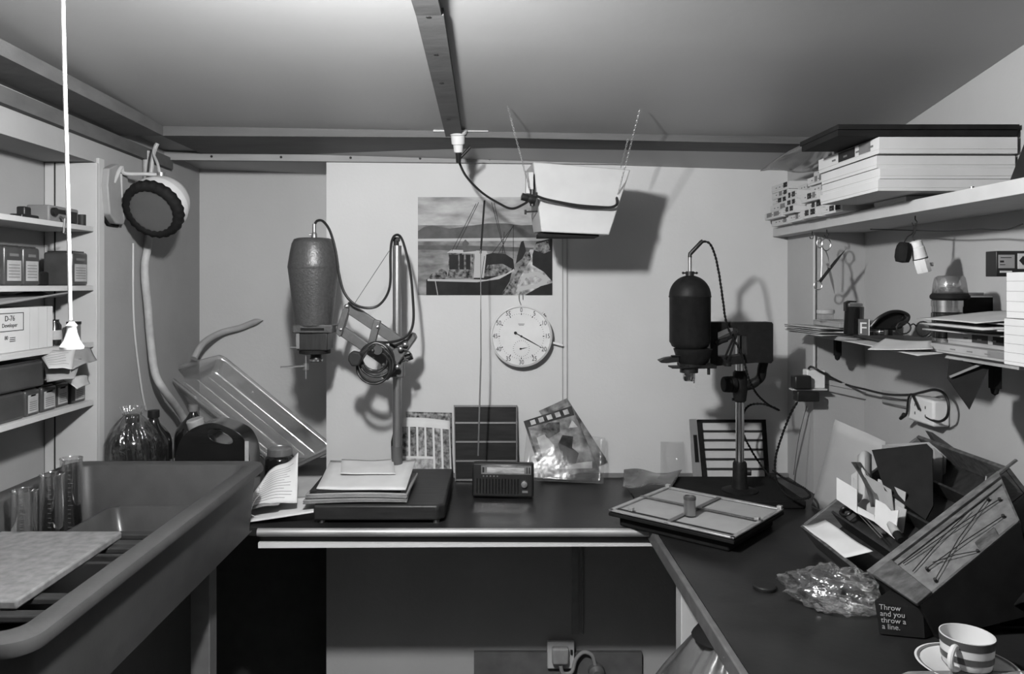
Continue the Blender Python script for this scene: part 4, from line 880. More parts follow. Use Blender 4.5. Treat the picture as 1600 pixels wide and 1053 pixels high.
# ------------------------------------------------------------------ masking easel
ec = Vector((.508, 1.947, BT)); ang = math.atan2(-.216, .2466)
es = thing('masking_easel', 'metal masking easel with crossed blades over a pale baseboard on a dark base', 'easel', tuple(ec), rot=(0, 0, ang))
MM = MW[es.name]
hw, hh = .166, .150
loc(G().box((-hw + .02, -hh + .02, .002), (hw - .02, hh - .02, .030))).build('base', BLACKM, es, bevel=.004)
loc(G().box((-hw, -hh, .028), (hw, hh, .037))).build('base_plate', BLACKM, es, bevel=.002)
loc(G().box((-hw + .012, -hh + .012, .037), (hw - .012, hh - .012, .0395))).build('baseboard', nmat('easel_white', .33, .7, var=.05), es)
BL = nmat('easel_blade', .42, .35, .5, var=.15, scale=40)
for (a, b) in (((-hw, -hh), (hw, -hh + .010)), ((-hw, hh - .012), (hw, hh)), ((-hw, -hh), (-hw + .012, hh)), ((hw - .010, -hh), (hw, hh))):
    loc(G().box((a[0], a[1], .040), (b[0], b[1], .0445))).build('edge_rail', BL, es, bevel=.001)
loc(G().box((-hw + .012, -hh + .025, .041), (hw, -hh + .031, .0425))).build('scale_rail', DGREY, es)
MB_ = nmat('blade_grey', .14, .4, .4, var=.15)
loc(G().box((-.010, -hh, .042), (.002, hh, .0440))).build('mask_blade', MB_, es)
loc(G().box((-hw, .004, .0445), (hw, .015, .0462))).build('mask_blade', MB_, es)
for (x, y) in ((-hw + .01, hh - .01), (hw - .008, hh - .008), (hw - .012, .01), (-hw + .05, -hh + .028)): loc(G().box((x - .006, y - .006, .044), (x + .006, y + .006, .052))).build('blade_stop', BL, es, bevel=.001)
fcn = thing('film_canister', 'small silver film canister with a dark lid standing on the easel', 'canister', tuple(Vector((.478, 1.895, BT + .0448))))
c = Vector(fcn.location)
G().lathe([(.0001, 0), (.0138, 0), (.0142, .002), (.0142, .038), (.0001, .038)], c, n=32).build('canister_body', STEEL, fcn)
G().lathe([(.0152, .038), (.0155, .040), (.0152, .0455), (.012, .0465), (.0115, .0445), (.0001, .0445)], c, n=32).build('lid', nmat('canister_lid', .12, .3, .5), fcn)

# ------------------------------------------------------------------ papers at the left end of the bench
zt = BT + .048
ppn = thing('magazine_stack', 'stack of curled magazines lying on the enlarger baseboard', 'magazines', (-.36, 2.03, zt)); ppn_g = 'papers on the enlarger baseboard'
bpy.data.objects.remove(ppn)
def mag(x0, x1, y0, y1, z, th, mt, lab, rot=0, cat='magazine', name='magazine', roll=True):
    c = Vector(((x0 + x1) / 2, (y0 + y1) / 2, z)); t = thing(name, lab, cat, tuple(c), (0, 0, R(rot)), group=ppn_g); M = MW[t.name]
    hw_, hd = (x1 - x0) / 2, (y1 - y0) / 2
    g = G()
    def bend(u): return .004 * math.sin(u * 2.6)
    n = 10
    for k in range(3):
        zz0 = th * k / 3 + .0002 * k; ov = .002 * (k % 2)
        g.patch(lambda u, v: M @ Vector((-hw_ + ov + (2 * hw_) * u, -hd + 2 * hd * v, zz0 + bend(u) * (1 - v) + th / 6)), n, 2)
    g.build('pages', mt, t, solid=th / 3 * .9, angle=50)
    if roll: G().cyl(M @ Vector((hw_ - .002, -hd, th * .5 + bend(1))), M @ Vector((hw_ - .002, hd, th * .5)), th * .5, n=14).build('folded_spine', mt, t)
    return t
mag(-.50, -.235, 1.975, 2.22, zt + .001, .008, PAPER3, 'lowest curled magazine of the stack on the enlarger baseboard', 2)
mag(-.49, -.23, 1.98, 2.22, zt + .012, .010, CARDG, 'middle magazine with rolled spine in the stack on the enlarger baseboard', -1)
mag(-.485, -.25, 1.99, 2.23, zt + .024, .006, DGREY, 'dark magazine under the big pale envelope of paper', 1, roll=False)
zq = zt + .034
sheet('large_envelope', [(-.465, 1.99, zq), (-.232, 1.975, zq + .002), (-.235, 2.25, zq + .012), (-.485, 2.25, zq + .01)], PAPER, 'large pale paper envelope on top of the magazine stack', 'envelope', curl=.004, amp=.001, thick=.003)
sheet('folded_sheet', [(-.425, 2.10, zq + .013), (-.275, 2.10, zq + .012), (-.30, 2.24, zq + .019), (-.45, 2.24, zq + .018)], PAPER, 'small pale sheet lying on the large pale envelope', 'paper', curl=.003, amp=.0008, thick=.001)
sheet('handwritten_note', [(-.66, 1.985, BT + .040), (-.515, 1.985, BT + .050), (-.53, 2.06, BT + .16), (-.61, 2.06, BT + .11)], PAPER, 'crumpled handwritten note propped up beside the sink rim', 'note', amp=.006, thick=.0008, n=14, print_=12)
sheet('loose_sheet', [(-.67, 1.955, BT + .002), (-.455, 1.97, BT + .030), (-.47, 2.10, BT + .034), (-.66, 2.12, BT + .02)], PAPER, 'white sheet sliding off the baseboard towards the sink', 'paper', curl=.002, thick=.002)
sheet('loose_sheet', [(-.66, 1.96, BT + .034), (-.56, 1.975, BT + .048), (-.55, 2.10, BT + .052), (-.66, 2.12, BT + .04)], PAPER3, 'dark curled sheet between the note and the white sheet', 'paper', amp=.003, thick=.003)
sheet('buff_card', [(-.62, 2.16, BT + .004), (-.50, 2.16, BT + .006), (-.47, 2.34, BT + .03), (-.62, 2.34, BT + .03)], PAPER2, 'flat buff card lying behind the crumpled note', 'card', thick=.002)
tag(G().tube(spline([W(404, 760, 1.915), W(406, 772, 1.915), W(398, 782, 1.913), W(392, 800, 1.913), W(396, 806, 1.915), W(408, 808, 1.92)], 6), .0006, 5).build('loose_thread', PAPER), 'fine white thread dangling beside the sink corner', 'thread')

# ------------------------------------------------------------------ shelves on the right
us = thing('upper_shelf', 'white painted upper shelf on the right wall piled with paper boxes', 'shelf', (.98, 1.6, E + .153))
G().prism([(.883, .7), (XR - .001, .7), (XR - .001, 2.249), (.929, 2.249), (.929, YB - .001), (.883, YB - .001)], (0, 0, E + .153), X, Y_, Z, .027).build('shelf_board', nmat('shelf_paint', .40, .55, var=.05), us, bevel=.001)
ls = thing('lower_shelf', 'narrow lower shelf on the right wall cluttered with papers and darkroom gear', 'shelf', (.99, 1.6, E - .147))
G().box((.90, .9, E - .147), (XR - .001, 2.215, E - .135)).build('shelf_board', nmat('shelf_wood', .26, .6, var=.2, scale=20, stretch=(6, .5, 6)), ls, bevel=.001)
for px in (1304, 1548):
    p = WX(px, 550, .955); g = G().box((.955, p.y - .008, E - .20), (.972, p.y + .008, E - .147)).lathe([(.0001, -.014), (.006, -.010), (.008, 0)], (.963, p.y, E - .20), n=12)
    g.build('bracket', BLACKM, ls, bevel=.001)
# paper boxes
LABD = [INK, DGREY, MGREY]
def pbox(x0, x1, y0, y1, z0, h, lab, grp, bands=2, mt=CARD, rnd=random):
    t = thing('paper_box', lab, 'box', ((x0 + x1) / 2, (y0 + y1) / 2, z0), group=grp)
    G().box((x0 + .001, y0 + .001, z0), (x1, y1 - .001, z0 + h * .5)).build('box_base', mt, t)
    ld = G().box((x0, y0, z0 + h * .25), (x1, y1, z0 + h - .0004)).build('lid', mt, t, bevel=.0008)
    if bands:
        W_ = y1 - y0; a = y0 + W_ * rnd.uniform(.08, .2)
        for k in range(bands):
            b = a + W_ * rnd.uniform(.15, .3); G().box((x0 - .0005, a, z0 + h * .3), (x0 + .001, min(b, y1 - .004), z0 + h * .95)).build('label_band', rnd.choice(LABD), ld); a = b + W_ * rnd.uniform(.06, .14)
            if a > y1 - .02: break
        g = G()
        for k in range(4): yy = y0 + W_ * (.08 + .2 * k); g.box((x0 - .0008, yy, z0 + h * .5), (x0, yy + W_ * .06, z0 + h * .62))
        g.build('small_print', INKG, ld)
    return t
ZS = E + .1805; rb_ = random.Random(4)
z = ZS + .001; bottoms = []
hb = [.0235, .0225, .0245]
# spacer of small boxes below the big ones
pbox(.886, 1.04, 1.66, 1.80, ZS, .012, 'thin white box under the near end of the big white boxes', 'flat boxes under the big boxes', 0)
z = ZS + .0125
for k, (h, lab) in enumerate(((.024, 'lowest of the big white paper boxes on the upper shelf'), (.023, 'second big white paper box from the bottom'), (.026, 'third big white paper box from the bottom'))):
    pbox(.783 + [0, .004, .002][k], 1.072, 1.575 + [0, .0, .01][k], 1.855, z, h, lab, 'big white paper boxes', 0); z += h + .0006
pbox(.785, 1.070, 1.575, 1.87, z + .002, .034, 'topmost big paper box with dark labels under the black portfolio', 'big white paper boxes', 2); z += .037
pt = thing('black_portfolio', 'flat black portfolio lying on top of the big paper boxes', 'portfolio', (.88, 1.76, z))
G().box((.70, 1.575, z), (1.07, 1.76, z + .013)).build('lower_cover', BLACKM, pt, bevel=.001); G().box((.70, 1.572, z + .0135), (1.072, 1.77, z + .024)).build('upper_cover', BLACKM, pt, bevel=.001)
ZPT = z + .024
cols = [((1.875, 2.00), 6, 'column beside the big boxes'), ((2.01, 2.13), 6, 'middle column of small boxes'), ((2.145, 2.245), 5, 'column near the corner'), ((2.255, 2.40), 6, 'column in the corner')]
names = ['bottom', 'second from bottom', 'third from bottom', 'fourth from bottom', 'fifth from bottom']
for ci, ((ya, yb), n, nm) in enumerate(cols):
    z = ZS
    for k in range(n):
        h = rb_.uniform(.019, .024) * (1.0 if ci != 3 else .95); x0 = .862 + rb_.uniform(-.02, .022) - (.012 if k in (1, 2) and ci > 1 else 0); x1 = x0 + rb_.uniform(.10, .13)
        if ci == 3: x0 = min(x0, .86); x1 = .925
        pbox(x0, min(x1, 1.07), ya + rb_.uniform(0, .01), yb - rb_.uniform(0, .012), z, h, 'small white paper box, %s in the %s' % ('topmost' if k == n - 1 else names[k], nm), 'small paper boxes on the upper shelf', rb_.choice((1, 2, 2))); z += h + .0006
# crinkled dark packaging over the small boxes
zc_ = ZS + .122
sheet('crinkled_packaging', [W(1188, 266, 2.22), W(1285, 268, 2.16), W(1372, 219, 1.71), W(1298, 204, 1.64)], nmat('dark_polythene', .03, .22, var=.7, scale=16, coat=.4), 'crinkled dark polythene draped over the small boxes by the beam', 'polythene', amp=.007, n=18, thick=.002)
# black bag with ring at the right edge
bg = thing('black_binder', 'black case with a metal ring at the right end of the upper shelf', 'case', (.94, 1.33, ZS))
G().prism([(-.0, 0), (.17, 0), (.17, .20), (.045, .20), (.035, .09)], (.90, 1.30, ZS), X, Z, Y_, .05).build('case_body', BLACK, bg, bevel=.004)
G().tube([Vector((.948 + .010 * math.cos(R(a)), 1.297, ZS + .055 + .013 * math.sin(R(a)))) for a in range(60, 320, 20)], .002, 6).build('ring', CHROME, bg)
G().box((.972, 1.2985, ZS + .085), (1.02, 1.3005, ZS + .11)).build('paper_label', CARD, bg)
tag(G().cyl((.905, 1.46, ZS), (.905, 1.46, ZS + .006), .0042, n=12).build('drawing_pin', CHROME), 'bright metal pin on the front of the upper shelf', 'pin')

# things hung beneath the upper shelf
def hook(px, py, x, name, lab):
    p = WX(px, py, x) if False else Vector((x, x * F / (px - VX), E + .153))
    tag(G().tube([p, p - Z * .008, p + Vector((.004, 0, -.013)), p + Vector((.002, 0, -.021)), p + Vector((-.005, 0, -.021)), p + Vector((-.007, 0, -.015))], .0012, 6).build(name, DGREY), lab, 'hook', 'hooks under the upper shelf'); return p - Z * .02
h0 = hook(1269, 371, .905, 'cup_hook', 'small dark cup hook left of the scissors')
h1 = hook(1292, 371, .915, 'cup_hook', 'small dark cup hook the scissors hang from')
sy = h1.y - .003
sc = thing('hanging_forceps', 'long slim steel forceps hanging open beneath the upper shelf', 'forceps', tuple(W(1283, 440, sy)), group='scissors and forceps under the shelf')
def rg(g, c, rx, rz, r=.0016): g.tube([c + Vector((rx * math.cos(i * math.pi / 8), 0, rz * math.sin(i * math.pi / 8))) for i in range(16)], r, 6, True)
g = G(); rg(g, W(1281, 380, sy), .008, .013); g.tube([W(1284, 386, sy), W(1284, 410, sy), W(1283, 435, sy)], .0014, 6); rg(g, W(1278, 446, sy), .011, .012); g.build('steel_loop', STEEL, sc)
s2 = thing('hanging_scissors', 'pair of steel scissors hanging open from a hook beneath the upper shelf', 'scissors', tuple(W(1297, 415, sy - .012)), group='scissors and forceps under the shelf')
g = G(); rg(g, W(1291, 382, sy - .01), .012, .017); g.tube([W(1290, 392, sy - .01), W(1294, 403, sy - .01), W(1295, 415, sy - .01)], .0018, 6); g.build('handle', CHROME, s2)
def blade(p, q_, w, mt):
    t = (q_ - p).normalized(); n_ = Vector((-t.z, 0, t.x))
    P = [p - n_ * w * .6, p + n_ * w * .6, p.lerp(q_, .6) + n_ * w * .75, q_, p.lerp(q_, .6) - n_ * w * .4]
    G().add([a_ - Y_ * .0006 for a_ in P] + [a_ + Y_ * .0006 for a_ in P], [(0, 1, 2, 3, 4), (9, 8, 7, 6, 5)] + [(k, k + 5, (k + 1) % 5 + 5, (k + 1) % 5) for k in range(5)]).build('blade', mt, s2)
blade(W(1293, 411, sy - .012), W(1304, 459, sy - .012), .0065, STEEL)
blade(W(1281, 440, sy - .015), W(1322, 389, sy - .015), .007, nmat('dark_steel', .04, .4, .6))
G().cyl(W(1296, 417, sy - .02), W(1296, 417, sy - .005), .003, n=12).build('pivot', CHROME, s2)
# white lampholder and black one
hk = hook(1430, 372, .93, 'cup_hook', 'cup hook holding the white and black lampholders')
hy_ = hk.y
wl = thing('white_lampholder', 'white lampholder adapter hanging from a hook beneath the upper shelf', 'lampholder', tuple(W(1437, 425, hy_)))
d = (W(1443, 424, hy_) - W(1429, 375, hy_)).normalized(); o = W(1430, 376, hy_ - .012); L_ = (W(1443, 424, hy_) - W(1429, 375, hy_)).length
G().lathe([(.007, 0), (.0125, .002), (.0135, .015), (.0145, .016), (.015, L_ * .55)], o, d, 28).build('holder_body', WHITE, wl)
G().lathe([(.0155, L_ * .57), (.016, L_ * .6), (.0155, L_ * .98), (.0145, L_)], o, d, 8).build('skirt', WHITE, wl)
G().lathe([(.0152, L_ * .55), (.0158, L_ * .575)], o, d, 28, cap=False).build('rubber_ring', BLACKM, wl)
G().lathe([(.0001, L_ * 1.001), (.0135, L_ * 1.002)], o, d, 20).build('socket_mouth', BLACKM, wl)
G().cyl(o + d * L_ * .75 + X * .012, o + d * L_ * .75 + X * .024, .004, n=10).build('side_pin', LGREY, wl)
G().tube(spline([o + d * .004, W(1426, 370, hy_ - .005), W(1430, 362, hy_), hk + Z * .004], 6), .0014).build('cord_loop', DGREY, wl)
bl_ = thing('black_adapter', 'black plug adapter hanging beside the white lampholder', 'adapter', tuple(W(1408, 413, hy_ - .012)))
G().lathe([(.0001, -.004), (.010, -.003), (.014, .004), (.016, .014), (.016, .030), (.013, .040), (.0001, .042)], W(1413, 381, hy_ - .012), (-.12, 0, -1), 20, wob=lambda a, j: 1 + .05 * math.cos(6 * a)).build('adapter_body', BLACKM, bl_)
G().tube(spline([W(1412, 380, hy_ - .01), W(1418, 370, hy_ - .01), W(1426, 364, hy_), hk + Z * .002], 6), .0014).build('cord_loop', DGREY, bl_)
cw = [WX(1360, 358, 1.0), WX(1430, 360, 1.0), WX(1480, 361, 1.0), WX(1530, 358, 1.0), WX(1570, 359, 1.0), WX(1598, 350, 1.0)]
for p in cw: p.z = min(p.z, E + .150)
tag(G().tube(spline(cw, 6), .0014, 6).build('slack_wire', DGREY), 'slack dark wire running along beneath the upper shelf', 'wire')

# ------------------------------------------------------------------ things on the lower shelf
ZL = E - .135
def pile(x0, x1, y0, y1, z, n, th, mts, lab, seed=0, name='paper_pile', jit=.02):
    t = thing(name, lab, 'papers', ((x0 + x1) / 2, (y0 + y1) / 2, z)); r = random.Random(seed)
    for k in range(n):
        dx, dy, a = r.uniform(-jit, jit), r.uniform(-jit, jit), R(r.uniform(-7, 7)); M = Matrix.Translation(((x0 + x1) / 2 + dx, (y0 + y1) / 2 + dy, z + th * (k + .5))) @ Matrix.Rotation(a, 4, 'Z')
        ph = r.uniform(0, 6); w_, d_ = (x1 - x0) / 2, (y1 - y0) / 2
        G().patch(lambda u, v: M @ Vector((-w_ + 2 * w_ * u, -d_ + 2 * d_ * v, .0016 * math.sin(3 * u + ph) + .0025 * (1 - u) ** 2 * math.sin(ph))), 8, 4).build('paper_sheet', mts[k % len(mts)], t, solid=th * .75, angle=60)
    return t
pile(.845, 1.04, 2.02, 2.21, ZL + .001, 6, .0032, [CARDG, PAPER2, PAPER3, PAPER], 'untidy pile of papers jutting past the far end of the lower shelf', 1, jit=.01)
pd = thing('note_pad', 'thick grey pad of paper lying on the untidy papers of the lower shelf', 'pad', (.96, 2.05, ZL + .021)); G().box((.895, 2.00, ZL + .0225), (1.04, 2.17, ZL + .036)).build('pages', CARDG, pd, bevel=.002)
G().box((.893, 1.998, ZL + .036), (1.042, 2.172, ZL + .0375)).build('cover', PAPER2, pd)
def jar(px, Y, z, r, h, lh_, lab, bm_=GLASS, lm=LGREY, grp=None):
    x = (px - VX) * Y / F; t = thing('small_jar', lab, 'jar', (x, Y, z), group=grp); c = (x, Y, z)
    G().lathe([(.0001, 0), (r, 0), (r, h - lh_ - .004), (r * .85, h - lh_)], c, n=28).build('jar_body', bm_, t)
    G().lathe([(r * 1.02, h - lh_), (r * 1.05, h - lh_ + .002), (r * 1.05, h - .002), (r * .95, h), (.0001, h)], c, n=32).build('lid', lm, t); return t
jar(1290, 2.09, ZL + .038, .022, .030, .011, 'squat glass jar with pale lid on the paper pad')
# film tank
ft = thing('film_tank', 'tall black ribbed plastic container standing at the back of the lower shelf', 'container', tuple(W(1333, 505, 1.99)))
c = Vector((W(1333, 505, 1.96).x, 1.96, ZL + .008))
G().prism([(.024 * math.cos(R(a)) * (1.05 if a % 40 else .97), .018 * math.sin(R(a))) for a in range(0, 360, 20)], c, X, Y_, Z + X * .04, .072).build('container_body', BLACKG, ft, bevel=.003)
G().box(tuple(c + Vector((-.016, -.012, .073))), tuple(c + Vector((.020, .012, .080)))).build('cap', STEEL, ft, bevel=.002)
G().prism([(-.022, .06), (-.022, .082), (-.012, .087), (.006, .086), (.006, .082), (-.010, .082), (-.016, .076), (-.016, .06)], c + Y_ * -.006, X, Z, Y_, .012).build('clip', BLACK, ft)
# F box
fb_ = thing('film_carton', 'small dark carton standing upright marked with a letter F', 'carton', tuple(WX(1348, 523, .915)))
c = W(1349, 523, 1.90); c.z = ZL + .004
M = Matrix.Translation(c) @ Matrix.Rotation(R(-24), 4, 'Z')
G().box((-.0115, -.006, 0), (.0115, .012, .046), 0, M).build('carton_body', nmat('film_carton', .07, .5, var=.2), fb_)
g = G(); g.text('F', M @ Vector((-.001, -.0062, .023)), M.to_3x3() @ X, Z, .040, .0003); g.build('letter', PAPER, fb_)
G().box((.0115, -.006, 0), (.0135, .012, .046), 0, M).build('carton_side', PAPER, fb_)
jar(1376, 1.93, ZL + .001, .0165, .043, .014, 'small glass jar with tall pale lid behind the letter F carton', grp='small glass jars'); jar(1388, 2.0, ZL + .001, .011, .038, .02, 'narrow dark capped jar beside the glass jar', BLACK, DGREY)
# dark leather case
lc = thing('leather_case', 'soft black leather case with a looped strap on the lower shelf', 'case', tuple(W(1385, 517, 1.80)))
def cs_(px, py): return ((px - 1385) * 1.8 / F, -(py - 517) * 1.8 / F)
ol = [cs_(*p) for p in ((1356, 517), (1360, 508), (1372, 497), (1386, 490), (1398, 488), (1412, 491), (1418, 500), (1412, 506), (1408, 516), (1395, 519))]
G().prism(ol, W(1387, 514, 1.84), X * 1.03, Z * 1.03, Vector((.44, .9, 0)), .045).build('case_body', BLACKG, lc, bevel=.005, seg=3)
G().tube(spline([W(1361, 510, 1.835), W(1373, 497, 1.83), W(1390, 488, 1.83), W(1407, 487, 1.83), W(1419, 493, 1.83), W(1416, 503, 1.83), W(1400, 512, 1.83)], 6), .004, 8).build('strap', BLACK, lc)
# magazine below the case and spectacles
sheet('shelf_magazine', [(.885, 1.60, ZL + .004), (.885, 1.90, ZL + .008), (1.03, 1.92, ZL + .006), (1.03, 1.60, ZL + .004)], DGREY, 'dark magazine under the spectacles on the lower shelf', 'magazine', thick=.006, amp=.001)
sheet('white_envelope', [(.84, 1.53, ZL - .006), (.835, 1.86, ZL + .001), (.91, 1.86, ZL + .002), (.91, 1.53, ZL + .0)], PAPER2, 'pale envelope jutting over the front of the lower shelf', 'envelope', thick=.0015)
sheet('folded_flyer', [W(1356, 547, 1.64), W(1458, 546, 1.54), W(1456, 534, 1.60), W(1385, 530, 1.70)], PAPER2, 'folded white flyer drooping from the lower shelf edge', 'flyer', thick=.001, curl=.003)
gl_ = thing('spectacles', 'pair of spectacles with thin dark rims on the lower shelf', 'spectacles', tuple(W(1430, 528, 1.62)))
g = G()
for (px, py, rx, ry) in ((1412, 512, 11, 9.5), (1442, 514, 11.5, 11.5)): rg(g, W(px, py, 1.62), rx * 1.62 / F, ry * 1.62 / F, .0017)
g.tube(spline([W(1422, 509, 1.62), W(1427, 506, 1.615), W(1432, 510, 1.62)], 5), .0015); g.build('rims', BLACK, gl_)
G().tube([W(1454, 512, 1.62), W(1458, 522, 1.70), W(1450, 526, 1.74)], .0014).tube([W(1401, 512, 1.62), W(1404, 520, 1.70), W(1410, 522, 1.74)], .0014).build('temple_arms', BLACK, gl_)
for (px, py, rx) in ((1412, 512, 10.5), (1442, 514, 11)):
    G().lathe([(.0001, 0), (rx * 1.62 / F, 0)], W(px, py, 1.62), (0, -1, 0), 20).build('lens', GLASS, gl_)
# tin stack and dome
def can(px, Y, z, r, h, lab, mt, grp):
    x = (px - VX) * Y / F; t = thing('film_can', lab, 'can', (x, Y, z), group=grp)
    G().lathe([(.0001, 0), (r, 0), (r, h * .45), (r * 1.04, h * .46), (r * 1.04, h * .95), (r * .98, h), (.0001, h)], (x, Y, z), n=40).build('can_body', mt, t, angle=40); return t
SM = nmat('spotty_chrome', .35, .22, .9, var=.4, scale=6); Yc = 1.60; zc1 = ZL + .0005
for k, lab in enumerate(('lowest of the stacked dark and chrome reel cans', 'second can up in the stack of reel cans', 'third can up in the stack of reel cans', 'fourth can up in the stack, under the black disc')):
    can(1480, Yc, zc1, .0285, .0255, lab, SM if k in (0, 3) else BLACKG, 'stacked reel cans'); zc1 += .026
dk = thing('black_disc_lid', 'clear plastic dome on a wide black disc topping the stack of reel cans', 'dome', ((1484 - VX) * Yc / F, Yc, zc1)); xc = (1484 - VX) * Yc / F
G().lathe([(.0001, 0), (.034, 0), (.037, .003), (.037, .008), (.033, .013), (.0001, .013)], (xc, Yc, zc1), n=48).build('disc', BLACKM, dk)
G().lathe([(.0325, .013), (.031, .03), (.028, .045), (.024, .049), (.0001, .050)], (xc, Yc, zc1), n=40, cap=False).build('dome_cover', DOME, dk, solid=.001)
G().cyl((xc, Yc, zc1 + .0135), (xc, Yc, zc1 + .026), .019, n=32).build('inner_spool', SM, dk)
# print, envelopes, boxes
tag(G().box(tuple(W(1508, 508, 1.70)), tuple(W(1565, 457, 1.705))).build('print_border', MGREY), 'grey folder standing behind the dark print on the lower shelf', 'folder')
dp = thing('dark_print', 'dark photograph with a thin white border standing behind the envelopes', 'print', tuple(W(1530, 500, 1.67)))
G().box(tuple(W(1500, 505, 1.67)), tuple(W(1555, 462, 1.672))).build('print_sheet', PAPER, dp); G().box(tuple(W(1502, 505, 1.669)), tuple(W(1553, 464.5, 1.6695))).build('image', BLACKM, dp)
yb0, yb1 = 1.36, 1.58
pbx = pbox(.885, 1.04, 1.30, 1.565, ZL + .0005, .017, 'lower grey carton overhanging the front of the lower shelf', 'grey cartons on the lower shelf', 1, CARDG)
pbox(.905, 1.05, 1.33, 1.54, ZL + .018, .026, 'marked grey carton lying on the overhanging one', 'grey cartons on the lower shelf', 2, CARDG)
pile(.87, 1.05, 1.34, 1.56, ZL + .0455, 6, .0032, [PAPER2, PAPER3, PAPER, PAPER2], 'pile of pale envelopes on the grey cartons', 5)
sheet('top_envelope', [(.85, 1.36, ZL + .068), (.865, 1.58, ZL + .066), (1.0, 1.56, ZL + .084), (1.0, 1.33, ZL + .086)], PAPER2, 'pale open envelope on top of the envelope pile', 'envelope', curl=.003, thick=.001)
wb = thing('card_box', 'stack of white card boxes at the right end of the lower shelf, upper one', 'box', (.93, 1.25, ZL + .08), group='white card boxes')
G().box((.865, 1.13, ZL + .079), (.97, 1.302, ZL + .156)).build('box_body', CARD, wb, bevel=.001)
wb['label'] = 'upper white card box of the pair at the right end of the lower shelf'
g = G()
for k in range(4): g.box((.8648, 1.14, ZL + .09 + k * .017), (.8655, 1.302, ZL + .0905 + k * .017)).box((.8655, 1.3015, ZL + .09 + k * .017), (.97, 1.3025, ZL + .0905 + k * .017)); g.box((.8645, 1.20, ZL + .096 + k * .017), (.8655, 1.23, ZL + .099 + k * .017))
g.build('seam_lines', INKG, wb)
wb = thing('card_box', 'lower white card box of the pair at the right end of the lower shelf', 'box', (.93, 1.25, ZL), group='white card boxes')
G().box((.865, 1.13, ZL), (.97, 1.308, ZL + .078)).build('box_body', CARD, wb, bevel=.001)
g = G()
for k in range(5): g.box((.8648, 1.14, ZL + .006 + k * .015), (.8655, 1.308, ZL + .0065 + k * .015)); g.box((.8645, 1.20, ZL + .010 + k * .015), (.8655, 1.225, ZL + .014 + k * .015))
g.build('seam_lines', INKG, wb)
# framed label box high at the right edge
wl2 = thing('label_card', 'black edged printed label box above the white card boxes at the right', 'box', tuple(W(1590, 432, 1.5)))
Yk = 1.33; a_, b_ = W(1557, 432, Yk), W(1650, 392, Yk)
G().box((a_.x, Yk, a_.z), (b_.x, Yk + .03, b_.z)).build('box_body', BLACK, wl2, bevel=.001)
a2, b2 = W(1560, 419, Yk), W(1585, 398, Yk); G().box((a2.x, Yk - .0008, a2.z), (b2.x, Yk + .001, b2.z)).build('paper_label', CARDG, wl2)
a2, b2 = W(1590, 420, Yk), W(1648, 396, Yk); G().box((a2.x, Yk - .0008, a2.z), (b2.x, Yk + .001, b2.z)).build('paper_label', CARD, wl2)
g = G()
for (a, b, c_, d_) in ((1563, 403, 1580, 402), (1562, 410, 1568, 407), (1562, 414, 1570, 413)): p, q_ = W(a, b, Yk), W(c_, d_, Yk); g.box((p.x, Yk - .0012, p.z), (q_.x, Yk - .0008, q_.z))
p = W(1598, 407, Yk); g.prism([(-.007, 0), (0, -.008), (.007, 0), (0, .008)], p - Y_ * .0013, X, Z, Y_, .0004); g.build('print', INK, wl2)
g = G(); p, q_ = W(1562, 427, Yk), W(1581, 423, Yk); g.box((p.x, Yk - .0006, p.z + .001), (q_.x, Yk - .0001, q_.z)); g.build('light_print', CARD, wl2)
tag(G().box((.955, 1.31, ZL + .157), (XR, 1.40, W(0, 431, 1.33).z)).build('grey_block', DGREY), 'dark block holding up the black edged label box', 'block')
# dark pennant hanging from the shelf
pn = [W(1484, 562, 1.495), W(1549, 566, 1.45), W(1515, 640, 1.47), W(1481, 591, 1.495)]
dc = thing('black_card', 'black pointed card hanging down from the front of the lower shelf', 'card', tuple(pn[2]))
G().add(pn + [p + Y_ * .002 for p in pn], [(0, 1, 2, 3), (7, 6, 5, 4), (0, 4, 5, 1), (1, 5, 6, 2), (2, 6, 7, 3), (3, 7, 4, 0)]).build('card_sheet', BLACKM, dc)
G().beam(W(1484, 589, 1.488), W(1535, 568, 1.45), .001, .0045).build('folded_edge', MGREY, dc)

# ------------------------------------------------------------------ sockets and cable trunking on the right
st = thing('corner_socket', 'white wall socket on the corner pier with stacked black plugs', 'socket', tuple(W(1271, 605, 2.24)))
G().box(tuple(W(1261, 607, 2.215)), tuple(W(1282, 576, 2.249))).build('face_plate', WHITE, st, bevel=.003)
G().box(tuple(W(1242, 609, 2.19)), tuple(W(1261, 585, 2.225))).build('plug', BLACK, st, bevel=.005); G().box(tuple(W(1246, 628, 2.19)), tuple(W(1273, 609, 2.225))).build('adapter', BLACK, st, bevel=.003)
g = G().box(tuple(W(1238, 610, 2.2)), tuple(W(1287, 606, 2.225))); g.build('socket_ledge', TRIM, st)
tk = thing('cable_trunking', 'pale cable trunking strip sloping along the right wall between the sockets', 'trunking', tuple(WX(1400, 630, XR)))
def wallpt(px, py): return WX(px, py, XR - .004) if px >= 1376 else W(px, py, 2.246)
tb = [(1277, 589), (1376, 606), (1437, 619), (1437, 640), (1376, 627), (1277, 607)]
g = G(); 
for (a, b, c_, d_) in (((1277, 590), (1374, 609), (1374, 628), (1277, 607)),): g.add([W(*p, 2.243) for p in (a, b, c_, d_)] + [W(*p, 2.249) for p in (a, b, c_, d_)], [(3, 2, 1, 0), (4, 5, 6, 7), (0, 1, 5, 4), (1, 2, 6, 5), (2, 3, 7, 6), (3, 0, 4, 7)])
